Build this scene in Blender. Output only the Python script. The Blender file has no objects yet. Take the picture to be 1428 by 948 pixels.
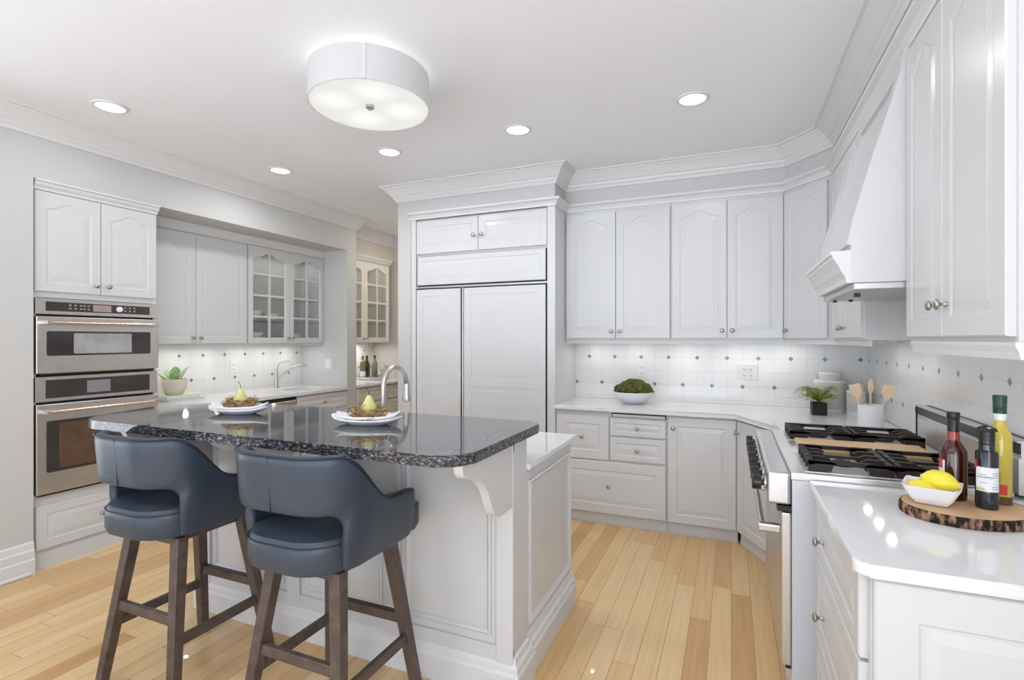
import bpy, bmesh, math, random
from mathutils import Vector, Matrix, noise
random.seed(7)
PI = math.pi
C = bpy.context.scene.collection
S = bpy.context.scene

# ------------------------------------------------------------------ camera, world, lights, exposure
cam_d = bpy.data.cameras.new('camera'); cam = bpy.data.objects.new('camera', cam_d); C.objects.link(cam)
cam.location = (0, 0, 1.44); cam.rotation_euler = (PI/2, 0, math.radians(23.14))
cam_d.sensor_width = 36; cam_d.lens = 36*716/1428; cam_d.shift_y = 1/1428*-1; cam_d.clip_start = .05
S.camera = cam
S.view_settings.view_transform = 'Standard'
try: S.view_settings.look = 'None'
except Exception: pass
S.view_settings.gamma = 1; S.view_settings.use_curve_mapping = False
S.view_settings.exposure = 0.15
W = bpy.data.worlds.new('world'); S.world = W; W.use_nodes = True
# bright overcast sky above the horizon; brighter lower half added to light the ceiling
wt = W.node_tree; bg = wt.nodes['Background']; bg.inputs[1].default_value = 1
wc = wt.nodes.new('ShaderNodeTexCoord'); ws = wt.nodes.new('ShaderNodeSeparateXYZ'); wr = wt.nodes.new('ShaderNodeMapRange')
SKY, LOWER_FILL = (.85, .95, 1.12), (3.6, 3.85, 4.3)
wr.inputs['From Min'].default_value = -.06; wr.inputs['From Max'].default_value = .06
wm = wt.nodes.new('ShaderNodeMix'); wm.data_type = 'RGBA'; wm.inputs[6].default_value = (*LOWER_FILL, 1); wm.inputs[7].default_value = (*SKY, 1)
wt.links.new(wc.outputs['Generated'], ws.inputs[0]); wt.links.new(ws.outputs[2], wr.inputs['Value']); wt.links.new(wr.outputs[0], wm.inputs[0]); wt.links.new(wm.outputs[2], bg.inputs[0])

def area(name, loc, rot, sx, sy, power, col=(1, 1, 1), spread=PI):
    l = bpy.data.lights.new(name, 'AREA'); l.shape = 'RECTANGLE'; l.size = sx; l.size_y = sy
    l.energy = power; l.color = col; l.spread = spread
    o = bpy.data.objects.new(name, l); o.location = loc; o.rotation_euler = rot; C.objects.link(o); return o
CEIL = 2.825
# unseen area lamps: daylight from behind the camera, and added fill at right
area('window_light', (-1.6, -2.9, 1.6), (math.radians(90), 0, 0), 4.6, 2.3, 14, (.90, .95, 1))
area('fill_light_right', (.90, -.9, 1.4), (0, math.radians(90), math.radians(-35)), 1.6, 2.0, 42, (.88, .94, 1))  # added lamp that brightens the island's right side
WARM = (.97, .985, 1)
for lx, ly, le in ((-3.39, 1.87, 2), (-1.295, 3.127, 4.5), (-2.319, 3.125, 6), (-3.394, 3.119, 6), (-.205, 3.122, 4.5), (-.5, 1.3, 3), (-1.6, -.3, 9), (-3.1, -.5, 6), (-.4, -.6, 2)):  # last four are added out of view for more top light, no fixtures
    area('downlight', (lx, ly, CEIL-.03), (0, 0, 0), .13, .13, le, WARM, math.radians(165))
area('pantry_downlight', (-3.4, 5.3, CEIL-.03), (0, 0, 0), .15, .15, 9, (1, .9, .76))

# ------------------------------------------------------------------ materials
def mat(name, col, rough=.5, metal=0, spec=.5, bump=0, bscale=60, vary=0, vscale=8, trans=0, emit=None, es=0, coat=0, ior=1.45, alpha=1):
    m = bpy.data.materials.new(name); m.use_nodes = True
    nt = m.node_tree; b = nt.nodes['Principled BSDF']
    b.inputs['Base Color'].default_value = (*col, 1); b.inputs['Roughness'].default_value = rough
    b.inputs['Metallic'].default_value = metal; b.inputs['Specular IOR Level'].default_value = spec
    b.inputs['Transmission Weight'].default_value = trans; b.inputs['IOR'].default_value = ior
    b.inputs['Coat Weight'].default_value = coat; b.inputs['Alpha'].default_value = alpha
    if emit: b.inputs['Emission Color'].default_value = (*emit, 1); b.inputs['Emission Strength'].default_value = es
    tc = nt.nodes.new('ShaderNodeTexCoord')
    if vary:
        n = nt.nodes.new('ShaderNodeTexNoise'); n.inputs['Scale'].default_value = vscale; n.inputs['Detail'].default_value = 4
        nt.links.new(tc.outputs['Object'], n.inputs['Vector'])
        r = nt.nodes.new('ShaderNodeValToRGB')
        r.color_ramp.elements[0].position = .3; r.color_ramp.elements[1].position = .7
        r.color_ramp.elements[0].color = (*[c*(1-vary) for c in col], 1); r.color_ramp.elements[1].color = (*[min(1, c*(1+vary)) for c in col], 1)
        nt.links.new(n.outputs['Fac'], r.inputs['Fac']); nt.links.new(r.outputs['Color'], b.inputs['Base Color'])
    if bump:
        n2 = nt.nodes.new('ShaderNodeTexNoise'); n2.inputs['Scale'].default_value = bscale; n2.inputs['Detail'].default_value = 3
        nt.links.new(tc.outputs['Object'], n2.inputs['Vector'])
        bp = nt.nodes.new('ShaderNodeBump'); bp.inputs['Strength'].default_value = bump; bp.inputs['Distance'].default_value = .002
        nt.links.new(n2.outputs['Fac'], bp.inputs['Height']); nt.links.new(bp.outputs['Normal'], b.inputs['Normal'])
    return m

WALLM = mat('wall_paint', (.545, .545, .535), .6, vary=.01, vscale=2)
PANTRYM = mat('wall_paint_pantry', (.60, .555, .51), .6, vary=.01, vscale=2)
CEILM = mat('ceiling_paint', (.84, .855, .89), .7, vary=.01, vscale=2)
TRIMM = mat('trim_paint', (.67, .675, .68), .4, vary=.008, vscale=3)
CABM = mat('cabinet_paint', (.605, .61, .615), .26, vary=.008, vscale=3)
CABW = mat('cabinet_paint_warmlit', (.60, .56, .52), .3, vary=.01, vscale=3)  # cabinet paint with the alcove's warm light mixed into its colour
QUARTZ = mat('white_quartz', (.70, .705, .715), .06, vary=.02, vscale=5)
STEEL = mat('stainless_steel', (.64, .60, .56), .28, 1, bump=.05, bscale=200, vary=.04, vscale=30)
STEELC = mat('brushed_nickel', (.55, .54, .52), .3, 1, vary=.03, vscale=20)
BRASSY = mat('handle_bronze_steel', (.72, .60, .50), .25, 1, vary=.03)
NICK = mat('knob_nickel', (.42, .40, .37), .3, 1, vary=.08, vscale=120)
BLACKGL = mat('black_glass', (.035, .03, .028), .05, coat=.3, vary=.1)
BLACKPL = mat('black_plastic', (.012, .012, .013), .3, vary=.1)
IRON = mat('cast_iron', (.018, .010, .008), .5, bump=.3, bscale=300, vary=.3, vscale=40)
LEATHER = mat('navy_leather', (.034, .047, .068), .33, bump=.25, bscale=350, vary=.14, vscale=5)
PIPING = mat('navy_piping', (.012, .016, .028), .4, vary=.1)
DWOOD = mat('dark_stained_wood', (.085, .062, .052), .42, bump=.2, bscale=120, vary=.3, vscale=25)
CERAM = mat('white_ceramic', (.83, .85, .87), .15, vary=.005)
CERMAT = mat('matte_white_ceramic', (.74, .75, .77), .5, vary=.01)
GLASS = mat('clear_glass', (.95, .97, .96), .02, trans=1, ior=1.45)
DARK = mat('dark_gap', (.01, .01, .01), .6, vary=.1)
BULB = mat('lamp_glow', (1, 1, 1), .5, emit=(1, .97, .92), es=1.3)
PUCK = mat('puck_glow', (1, 1, 1), .5, emit=(1, .97, .92), es=3)

def pane_mat():
    m = bpy.data.materials.new('pane_glass'); m.use_nodes = True; nt = m.node_tree
    nt.nodes.remove(nt.nodes['Principled BSDF']); out = nt.nodes['Material Output']
    t = nt.nodes.new('ShaderNodeBsdfTransparent'); t.inputs[0].default_value = (.95, .96, .95, 1)
    g = nt.nodes.new('ShaderNodeBsdfGlossy'); g.inputs['Roughness'].default_value = .03
    f = nt.nodes.new('ShaderNodeValue'); f.outputs[0].default_value = .06
    x = nt.nodes.new('ShaderNodeMixShader')
    nt.links.new(f.outputs[0], x.inputs[0]); nt.links.new(t.outputs[0], x.inputs[1]); nt.links.new(g.outputs[0], x.inputs[2])
    nt.links.new(x.outputs[0], out.inputs[0]); return m
PANE = pane_mat()

class NT:
    def __init__(s, m): s.nt = m.node_tree
    def n(s, t, **k):
        o = s.nt.nodes.new(t)
        for a, b in k.items(): setattr(o, a, b)
        return o
    def math(s, op, a, b=None, c=None):
        o = s.n('ShaderNodeMath', operation=op)
        for i, v in enumerate((a, b, c)):
            if v is None: continue
            if isinstance(v, (int, float)): o.inputs[i].default_value = v
            else: s.nt.links.new(v, o.inputs[i])
        return o.outputs[0]
    def mix(s, f, a, b, kind='MIX'):
        o = s.n('ShaderNodeMix', data_type='RGBA', blend_type=kind)
        for i, v in ((0, f), (6, a), (7, b)):
            if isinstance(v, (int, float)): o.inputs[i].default_value = v
            elif isinstance(v, tuple): o.inputs[i].default_value = (*v, 1)
            else: s.nt.links.new(v, o.inputs[i])
        return o.outputs[2]

def floor_mat():
    m = mat('oak_strip_floor', (.7, .5, .3), .33, coat=.15); q = NT(m); L = q.nt.links
    tc = q.n('ShaderNodeTexCoord'); sp = q.n('ShaderNodeSeparateXYZ'); L.new(tc.outputs['Object'], sp.inputs[0])
    X, Y = sp.outputs[0], sp.outputs[1]
    bw = .098
    xs = q.math('DIVIDE', X, bw); row = q.math('FLOOR', xs); fx = q.math('SUBTRACT', xs, row)
    wn = q.n('ShaderNodeTexWhiteNoise', noise_dimensions='1D'); L.new(row, wn.inputs['W'])
    ys = q.math('ADD', q.math('DIVIDE', Y, 1.15), q.math('MULTIPLY', wn.outputs['Value'], 7.3)); pl = q.math('FLOOR', ys); fy = q.math('SUBTRACT', ys, pl)
    cb = q.n('ShaderNodeCombineXYZ'); L.new(row, cb.inputs[0]); L.new(pl, cb.inputs[1])
    w2 = q.n('ShaderNodeTexWhiteNoise', noise_dimensions='2D'); L.new(cb.outputs[0], w2.inputs['Vector'])
    rp = q.n('ShaderNodeValToRGB'); e = rp.color_ramp.elements
    e[0].position = 0; e[0].color = (.58, .34, .145, 1); e[1].position = 1; e[1].color = (.78, .57, .32, 1)
    k = rp.color_ramp.elements.new(.25); k.color = (.70, .45, .215, 1)
    k = rp.color_ramp.elements.new(.6); k.color = (.74, .52, .265, 1)
    L.new(w2.outputs['Value'], rp.inputs[0])
    gx = q.math('MULTIPLY', X, 55); gy = q.math('ADD', q.math('MULTIPLY', Y, 1.8), q.math('MULTIPLY', w2.outputs['Value'], 30))
    gc = q.n('ShaderNodeCombineXYZ'); L.new(gx, gc.inputs[0]); L.new(gy, gc.inputs[1])
    gn = q.n('ShaderNodeTexNoise'); gn.inputs['Scale'].default_value = 1; gn.inputs['Detail'].default_value = 5; L.new(gc.outputs[0], gn.inputs['Vector'])
    gr = q.n('ShaderNodeValToRGB'); gr.color_ramp.elements[0].position = .3; gr.color_ramp.elements[1].position = .7
    gr.color_ramp.elements[0].color = (.86, .82, .78, 1); gr.color_ramp.elements[1].color = (1, 1, 1, 1); L.new(gn.outputs['Fac'], gr.inputs[0])
    c = q.mix(1.0, rp.outputs[0], gr.outputs[0], 'MULTIPLY')
    ex = q.math('MINIMUM', fx, q.math('SUBTRACT', 1, fx)); ey = q.math('MULTIPLY', q.math('MINIMUM', fy, q.math('SUBTRACT', 1, fy)), 1.15/bw)
    ed = q.math('MINIMUM', ex, ey); g = q.math('LESS_THAN', ed, .013)
    c = q.mix(g, c, (.30, .16, .075))
    L.new(c, q.nt.nodes['Principled BSDF'].inputs['Base Color']); return m
FLOORM = floor_mat()

def tile_mat(phase=0.0, dz=1.287):
    m = mat('backsplash_tile', (.8, .8, .79), .16); q = NT(m); L = q.nt.links
    T = .11425
    tc = q.n('ShaderNodeTexCoord'); sp = q.n('ShaderNodeSeparateXYZ'); L.new(tc.outputs['Object'], sp.inputs[0])
    px = q.math('DIVIDE', q.math('SUBTRACT', sp.outputs[0], phase-T*40), T); pz = q.math('DIVIDE', q.math('SUBTRACT', sp.outputs[2], dz-T*40), T)
    def dist(v):
        r = q.math('ROUND', v); return q.math('ABSOLUTE', q.math('SUBTRACT', v, r))
    grout = q.math('LESS_THAN', q.math('MINIMUM', dist(px), dist(pz)), .016)
    ux = q.math('MULTIPLY', px, .5); uz = q.math('MULTIPLY', pz, .5)
    rz = q.math('ROUND', uz); par = q.math('MULTIPLY', q.math('MODULO', q.math('ABSOLUTE', rz), 2), .5)
    ux2 = q.math('SUBTRACT', ux, par); dx = q.math('MULTIPLY', dist(ux2), 2*T); dzz = q.math('MULTIPLY', q.math('ABSOLUTE', q.math('SUBTRACT', uz, rz)), 2*T)
    d = q.math('LESS_THAN', q.math('ADD', dx, dzz), .0185); d2 = q.math('LESS_THAN', q.math('ADD', dx, dzz), .0225)
    n = q.n('ShaderNodeTexNoise'); n.inputs['Scale'].default_value = 14; L.new(tc.outputs['Object'], n.inputs['Vector'])
    base = q.mix(n.outputs['Fac'], (.71, .71, .70), (.75, .75, .74))
    c = q.mix(grout, base, (.64, .64, .62)); c = q.mix(d2, c, (.68, .68, .67)); c = q.mix(d, c, (.22, .23, .25))
    B = q.nt.nodes['Principled BSDF']; L.new(c, B.inputs['Base Color'])
    h = q.math('SUBTRACT', 1, grout); bp = q.n('ShaderNodeBump'); bp.inputs['Strength'].default_value = .4; bp.inputs['Distance'].default_value = .002
    h2 = q.math('ADD', h, q.math('MULTIPLY', n.outputs['Fac'], .8)); L.new(h2, bp.inputs['Height']); L.new(bp.outputs[0], B.inputs['Normal']); return m

def granite_mat():
    m = mat('black_granite', (.05, .05, .05), .06, coat=.2); q = NT(m); L = q.nt.links
    tc = q.n('ShaderNodeTexCoord'); mp = q.n('ShaderNodeMapping'); mp.inputs['Scale'].default_value = (1, 2.3, 2.3); mp.inputs['Rotation'].default_value = (0, 0, .25)
    L.new(tc.outputs['Object'], mp.inputs[0])
    n = q.n('ShaderNodeTexNoise'); n.inputs['Scale'].default_value = 62; n.inputs['Detail'].default_value = 7; n.inputs['Distortion'].default_value = .6; L.new(mp.outputs[0], n.inputs['Vector'])
    r = q.n('ShaderNodeValToRGB'); e = r.color_ramp.elements
    e[0].position = .42; e[0].color = (.018, .018, .021, 1); e[1].position = .72; e[1].color = (.33, .33, .34, 1)
    k = r.color_ramp.elements.new(.55); k.color = (.06, .06, .066, 1)
    L.new(n.outputs['Fac'], r.inputs[0]); L.new(r.outputs[0], q.nt.nodes['Principled BSDF'].inputs['Base Color']); return m
GRANITE = granite_mat()

def wood_mat(name, c1, c2, rough=.5, sc=(3, 40, 40)):
    m = mat(name, c1, rough); q = NT(m); L = q.nt.links
    tc = q.n('ShaderNodeTexCoord'); mp = q.n('ShaderNodeMapping'); mp.inputs['Scale'].default_value = sc; L.new(tc.outputs['Object'], mp.inputs[0])
    n = q.n('ShaderNodeTexNoise'); n.inputs['Scale'].default_value = 1; n.inputs['Detail'].default_value = 4; L.new(mp.outputs[0], n.inputs['Vector'])
    fac = n.outputs['Fac']
    if name == 'tree_bark':
        mr = q.n('ShaderNodeMapRange'); mr.inputs['From Min'].default_value = .46; mr.inputs['From Max'].default_value = .66; L.new(fac, mr.inputs['Value']); fac = mr.outputs[0]
    L.new(q.mix(fac, c1, c2), q.nt.nodes['Principled BSDF'].inputs['Base Color']); return m
BOARDW = wood_mat('maple_board', (.62, .40, .20), (.78, .56, .33), .4)
SPOONW = wood_mat('beech_spoon', (.62, .42, .28), (.74, .55, .40), .55, (40, 40, 5))
SLICEW = wood_mat('cut_slab_wood', (.50, .31, .17), (.66, .44, .26), .5, (9, 9, 9))
BARK = wood_mat('tree_bark', (.010, .005, .004), (.40, .21, .13), .85, (70, 70, 24))

# ------------------------------------------------------------------ helpers
def add(name, me_or_bm, m, parent=None, kind=None, smooth=False, loc=None, rot=None):
    if isinstance(me_or_bm, bmesh.types.BMesh):
        me = bpy.data.meshes.new(name); bmesh.ops.recalc_face_normals(me_or_bm, faces=me_or_bm.faces[:]); me_or_bm.to_mesh(me); me_or_bm.free()
    else: me = me_or_bm
    if m and not me.materials: me.materials.append(m)
    if smooth:
        for p in me.polygons: p.use_smooth = True
        if smooth == 'auto':
            try: me.set_sharp_from_angle(angle=math.radians(35))
            except Exception: pass
    o = bpy.data.objects.new(name, me); C.objects.link(o)
    if parent: o.parent = parent
    if kind: o['kind'] = kind
    if loc: o.location = loc
    if rot: o.rotation_euler = rot
    return o
def tag(o, label, cat, group=None):
    o['label'] = label; o['category'] = cat
    if group: o['group'] = group
    return o
def thing(name, label, cat, loc=(0, 0, 0), rz=0, group=None):
    o = bpy.data.objects.new(name, None); o.empty_display_size = .1; C.objects.link(o)
    o.location = loc; o.rotation_euler = (0, 0, rz); return tag(o, label, cat, group)
def dup(o, parent=None, loc=None, rz=None, label=None):
    c = o.copy(); C.objects.link(c)
    if parent: c.parent = parent
    if loc is not None: c.location = loc
    if rz is not None: c.rotation_euler = (0, 0, rz)
    if label: c['label'] = label
    for ch in list(o.children): dup(ch, c)
    return c
def box(bm, x0, x1, y0, y1, z0, z1, bev=0, seg=1):
    vs = [bm.verts.new(p) for p in ((x0, y0, z0), (x1, y0, z0), (x1, y1, z0), (x0, y1, z0), (x0, y0, z1), (x1, y0, z1), (x1, y1, z1), (x0, y1, z1))]
    fs = [bm.faces.new([vs[i] for i in f]) for f in ((0, 3, 2, 1), (4, 5, 6, 7), (0, 1, 5, 4), (1, 2, 6, 5), (2, 3, 7, 6), (3, 0, 4, 7))]
    if bev:
        es = list({e for f in fs for e in f.edges})
        bmesh.ops.bevel(bm, geom=es, offset=bev, segments=seg, profile=.5, affect='EDGES')
def boxes(*bs, bev=0, seg=1):
    bm = bmesh.new()
    for b in bs: box(bm, *b, bev=bev, seg=seg)
    return bm
def prism(bm, pts, z0, z1, axis='z', bev=0, seg=1, only_top=False):
    def q(p, h):
        return {'z': (p[0], p[1], h), 'x': (h, p[0], p[1]), 'y': (p[0], h, p[1])}[axis]
    a = [bm.verts.new(q(p, z0)) for p in pts]; b = [bm.verts.new(q(p, z1)) for p in pts]; n = len(pts)
    fa = bm.faces.new(a[::-1]); fb = bm.faces.new(b)
    sd = [bm.faces.new((a[i], a[(i+1) % n], b[(i+1) % n], b[i])) for i in range(n)]
    if bev:
        es = list(fb.edges) + ([] if only_top else list(fa.edges))
        bmesh.ops.bevel(bm, geom=es, offset=bev, segments=seg, profile=.5, affect='EDGES')
def roundpoly(pts, rads, seg=8):
    out = []; n = len(pts)
    for i, p in enumerate(pts):
        r = rads[i] if isinstance(rads, (list, tuple)) else rads
        p = Vector(p)
        if r <= 0: out.append(tuple(p)); continue
        a = (Vector(pts[i-1])-p).normalized(); b = (Vector(pts[(i+1) % n])-p).normalized()
        ang = a.angle(b); t = r/math.tan(ang/2); cc = p+(a+b).normalized()*(r/math.sin(ang/2))
        s = p+a*t-cc; e = p+b*t-cc; a0 = math.atan2(s.y, s.x); a1 = math.atan2(e.y, e.x); d = (a1-a0+PI) % (2*PI)-PI
        for k in range(seg+1):
            th = a0+d*k/seg; out.append((cc.x+r*math.cos(th), cc.y+r*math.sin(th)))
    return out
def lathe(bm, prof, n=32, cx=0, cy=0, z=0, sx=1, sy=1, ripple=0, rn=0):
    rings = []
    for r, h in prof:
        if r < 1e-5: rings.append([bm.verts.new((cx, cy, z+h))]*n); continue
        ring = []
        for k in range(n):
            th = 2*PI*k/n; rr = r*(1+(ripple if (rn and k % 2) else 0)); ring.append(bm.verts.new((cx+rr*sx*math.cos(th), cy+rr*sy*math.sin(th), z+h)))
        rings.append(ring)
    for a, b in zip(rings, rings[1:]):
        for k in range(n):
            q = []
            for v in (a[k], a[(k+1) % n], b[(k+1) % n], b[k]):
                if v not in q: q.append(v)
            if len(q) > 2:
                try: bm.faces.new(q)
                except ValueError: pass
    return bm
def lat(prof, n=32, **k): return lathe(bmesh.new(), prof, n, **k)
def tube(bm, pts, rad, n=10, caps=True):
    pts = [Vector(p) for p in pts]; rads = rad if isinstance(rad, (list, tuple)) else [rad]*len(pts)
    rings = []; up = None
    for i, p in enumerate(pts):
        t = (pts[min(i+1, len(pts)-1)]-pts[max(i-1, 0)]).normalized()
        if up is None: up = Vector((0, 0, 1)) if abs(t.z) < .9 else Vector((1, 0, 0))
        s = t.cross(up).normalized(); up = s.cross(t).normalized()
        rings.append([bm.verts.new(p+(s*math.cos(2*PI*k/n)+up*math.sin(2*PI*k/n))*rads[i]) for k in range(n)])
    for a, b in zip(rings, rings[1:]):
        for k in range(n): bm.faces.new((a[k], a[(k+1) % n], b[(k+1) % n], b[k]))
    if caps: bm.faces.new(rings[0][::-1]); bm.faces.new(rings[-1])
    return bm
def sweep(path, prof, close_ends=True):
    """path: xy points walked with the room on the LEFT; prof: (offset into the room, z)"""
    bm = bmesh.new(); n = len(path); P = [Vector(p) for p in path]; dirs = [(P[i+1]-P[i]).normalized() for i in range(n-1)]
    nor = [Vector((-d.y, d.x)) for d in dirs]; rings = []
    for i in range(n):
        if i == 0: m = nor[0]
        elif i == n-1: m = nor[-1]
        else: m = (nor[i-1]+nor[i])/(1+nor[i-1].dot(nor[i]))
        rings.append([bm.verts.new((P[i].x+m.x*o, P[i].y+m.y*o, z)) for o, z in prof])
    k = len(prof)
    for a, b in zip(rings, rings[1:]):
        for j in range(k): bm.faces.new((a[j], a[(j+1) % k], b[(j+1) % k], b[j]))
    if close_ends: bm.faces.new(rings[0]); bm.faces.new(rings[-1][::-1])
    return bm

# ------------------------------------------------------------------ room shell
XL, XN, XR, YB, YE, YO = -3.95, -4.63, .93, 4.53, 5.85, -3.0
add('floor', boxes((-4.8, 1.1, YO, 6.0, -.06, 0)), FLOORM, kind='structure')
add('ceiling', boxes((-4.8, 1.1, YO, 6.0, CEIL, CEIL+.1)), CEILM, kind='structure')
NS0, NS1, NZ = 1.748, 4.552, 2.437
add('wall_left', boxes((-4.8, XL, 1.2, NS0, 0, CEIL), (-4.8, XL, YO, 1.2, 0, .35), (-4.8, XL, YO, 1.2, 2.45, CEIL), (-4.8, XL, YO, -2.8, .35, 2.45), (-4.8, XL, -.85, -.75, .35, 2.45), (-4.8, XL, NS0, NS1, NZ, CEIL), (-4.8, XN, NS0, NS1, 0, NZ), (-4.8, XL, NS1, 4.707, 0, CEIL)), WALLM, kind='structure')  # openings toward the rear are out of view, added to let light in
add('wall_pantry', boxes((-4.8, XN, 4.707, YE, 0, CEIL), (XN, -4.27, 4.707, YE, 2.5, CEIL)), PANTRYM, kind='structure')
add('wall_far', boxes((-4.8, -2.72, YE, 6.0, 0, CEIL)), PANTRYM, kind='structure')
add('wall_partition', boxes((-2.82, -2.68, 3.93, YE, 0, CEIL)), WALLM, kind='structure')
add('wall_back', boxes((-2.68, 1.1, YB, YB+.12, 0, CEIL)), WALLM, kind='structure')
add('wall_right', boxes((XR, XR+.15, .3, YB, 0, CEIL), (XR, XR+.15, YO, .3, 0, .6), (XR, XR+.15, YO, .3, 2.4, CEIL), (XR, XR+.15, YO, -2.8, .6, 2.4), (XR, XR+.15, -1.3, -1.2, .6, 2.4)), WALLM, kind='structure')  # rear openings here also added, unseen, to spread light through the room
SZ = 2.576
bm = bmesh.new(); box(bm, -2.68, -1.305, 3.93, YB, SZ, CEIL)
prism(bm, [(-1.305, 4.21), (.36, 4.21), (.62, 3.89), (.62, YO), (XR, YO), (XR, YB), (-1.305, YB)], SZ, CEIL)
add('wall_soffit', bm, WALLM, kind='structure')

def crown(z0, z1, pr):
    h = z1-z0
    return [(0, z0), (.012, z0), (.016, z0+.012*1), (.020, z0+.02), (.030, z0+.030), (.034, z0+.045), (.046, z0+.055), (.06, z0+h*.55), (.085, z0+h*.75), (pr-.02, z0+h*.86), (pr-.018, z0+h*.9), (pr, z0+h*.92), (pr, z1), (0, z1)]
CZ = 2.69
cpath = [(.62, YO), (.62, 3.89), (.36, 4.21), (-1.305, 4.21), (-1.305, 3.93), (-2.82, 3.93), (-2.82, YE), (-4.27, YE), (-4.27, 4.707), (XL, 4.707), (XL, YO)]
add('trim_1', sweep(cpath, crown(CZ, CEIL, .125)), TRIMM, kind='structure')
# cornice along the tops of the cabinets
def cornice(z0, z1, pr):
    h = z1-z0
    return [(0, z0), (.010, z0), (.014, z0+.25*h), (.028, z0+.55*h), (.040, z0+.66*h), (pr, z0+.74*h), (pr, z1), (0, z1)]
add('trim_2', sweep([(.61, 1.55), (.61, 3.9), (.355, 4.22), (-1.303, 4.22), (-1.303, 3.93), (-2.69, 3.93)], cornice(2.515, SZ, .05)), TRIMM, kind='structure')
add('baseboard_left', sweep([(XL, NS0-.001), (XL, YO)], [(0, 0), (.024, 0), (.024, .09), (.019, .10), (.019, .145), (.013, .155), (.010, .19), (.004, .20), (0, .20)]), TRIMM, kind='structure')
bm = boxes((XL, XL+.032, YO, NS0-.02, 0, .02), bev=.006, seg=2); add('trim_3', bm, TRIMM, kind='structure')

# backsplashes
TH = .008
def splash(name, w, h, loc, rz, phase, z0):
    o = add(name, boxes((0, w, -TH, 0, z0, z0+h)), tile_mat(phase), kind='structure', loc=loc, rot=(0, 0, rz)); return o
splash('wall_back_tile', 2.233, .53, (-1.303, YB, 0), 0, 1.303-.0325, .914)
splash('wall_right_tile', YB-TH+1, .53, (XR, YB-TH, 0), -PI/2, .06, .914)
splash('wall_left_tile', 1.95, .49, (XN, 2.60, 0), PI/2, .05, .914)
splash('wall_pantry_tile', 1.14, .49, (XN, 4.708, 0), PI/2, .05, .914)

# ------------------------------------------------------------------ cabinet makers (local frame: x along the front, front at y=0 facing -y)
def knob_mesh():
    bm = lat([(0, 0), (.009, 0), (.008, .003), (.005, .006), (.005, .016), (.009, .019), (.0155, .022), (.0165, .026), (.014, .030), (.008, .0325), (0, .0335)], 14)
    bmesh.ops.rotate(bm, verts=bm.verts, cent=(0, 0, 0), matrix=Matrix.Rotation(PI/2, 3, 'X'))
    me = bpy.data.meshes.new('knob'); bm.to_mesh(me); bm.free(); me.materials.append(NICK)
    for p in me.polygons: p.use_smooth = True
    return me
KNOB = knob_mesh()
def bump_arch(t):
    a = abs(t)
    if a > .88: return 0.0
    if a > .80: return .16*(.88-a)/.08
    return .16+.84*(.5+.5*math.cos(PI*a/.80))
def loop_pts(w, h, i, y, amp, N):
    x0, x1, z0, z1 = i, w-i, i, h-i
    pts = [(x0, y, z0), (x1, y, z0)]
    for k in range(N+1):
        t = 1-2*k/N
        pts.append(((x0+x1)/2+t*(x1-x0)/2, y, z1-amp+amp*bump_arch(t)))
    return pts
T = .02
def door_bm(w, h, arch=0, st=.058):
    st = min(st, w*.2, h*.24)
    N = 24 if arch else 1; bm = bmesh.new()
    specs = [(0, 0, 0), (0, -T+.004, 0), (.004, -T, 0), (st, -T, arch), (st+.005, -T+.0032, arch), (st+.012, -T+.0036, arch), (st+.036, -T+.0008, arch), (st+.038, -T, arch)]
    rings = [[bm.verts.new(p) for p in loop_pts(w, h, i, y, a, N)] for i, y, a in specs]; n = len(rings[0])
    for a, b in zip(rings, rings[1:]):
        for k in range(n): bm.faces.new((a[k], a[(k+1) % n], b[(k+1) % n], b[k]))
    bm.faces.new(rings[-1]); bm.faces.new(rings[0][::-1]); return bm
def panel2_bm(w, h, zs):
    """tall door: one slab with stacked raised panels; zs list of (z0,z1)"""
    bm = boxes((0, w, -T+.002, 0, 0, h)); 
    zc = [0]+[v for z in zs for v in z]+[h]
    for a, b in zip(zc[::2], zc[1::2]): box(bm, .0, w, -T, -T+.004, a, b)
    for a, b in zs:
        box(bm, 0, .07, -T, -T+.004, a, b); box(bm, w-.07, w, -T, -T+.004, a, b)
        d = bmesh.new(); rs = []
        for i, y in ((0, -T), (.005, -T+.0085), (.014, -T+.0085), (.036, -T+.001)):
            rs.append([bm.verts.new(p) for p in ((.07+i, y, a+i), (w-.07-i, y, a+i), (w-.07-i, y, b-i), (.07+i, y, b-i))])
        for r, s in zip(rs, rs[1:]):
            for k in range(4): bm.faces.new((r[k], r[(k+1) % 4], s[(k+1) % 4], s[k]))
        bm.faces.new(rs[-1]); d.free()
    return bm
def glass_frame_bm(w, h, arch, st=.052, cols=2, rows=4):
    N = 24; bm = bmesh.new()
    specs = [(0, 0, 0), (0, -T, 0), (st, -T, arch), (st+.005, -T+.006, arch), (st+.005, 0, arch)]
    rings = [[bm.verts.new(p) for p in loop_pts(w, h, i, y, a, N)] for i, y, a in specs]; n = len(rings[0])
    for a, b in zip(rings, rings[1:]+rings[:1]):
        for k in range(n): bm.faces.new((a[k], a[(k+1) % n], b[(k+1) % n], b[k]))
    for c in range(1, cols):
        x = st+(w-2*st)*c/cols; box(bm, x-.010, x+.010, -T+.002, -.004, st, h-st)
    for r in range(1, rows):
        z = st+(h-2*st)*r/rows+(.0 if r < rows else 0); box(bm, st, w-st, -T+.0025, -.0045, z-.010, z+.010)
    return bm
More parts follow.
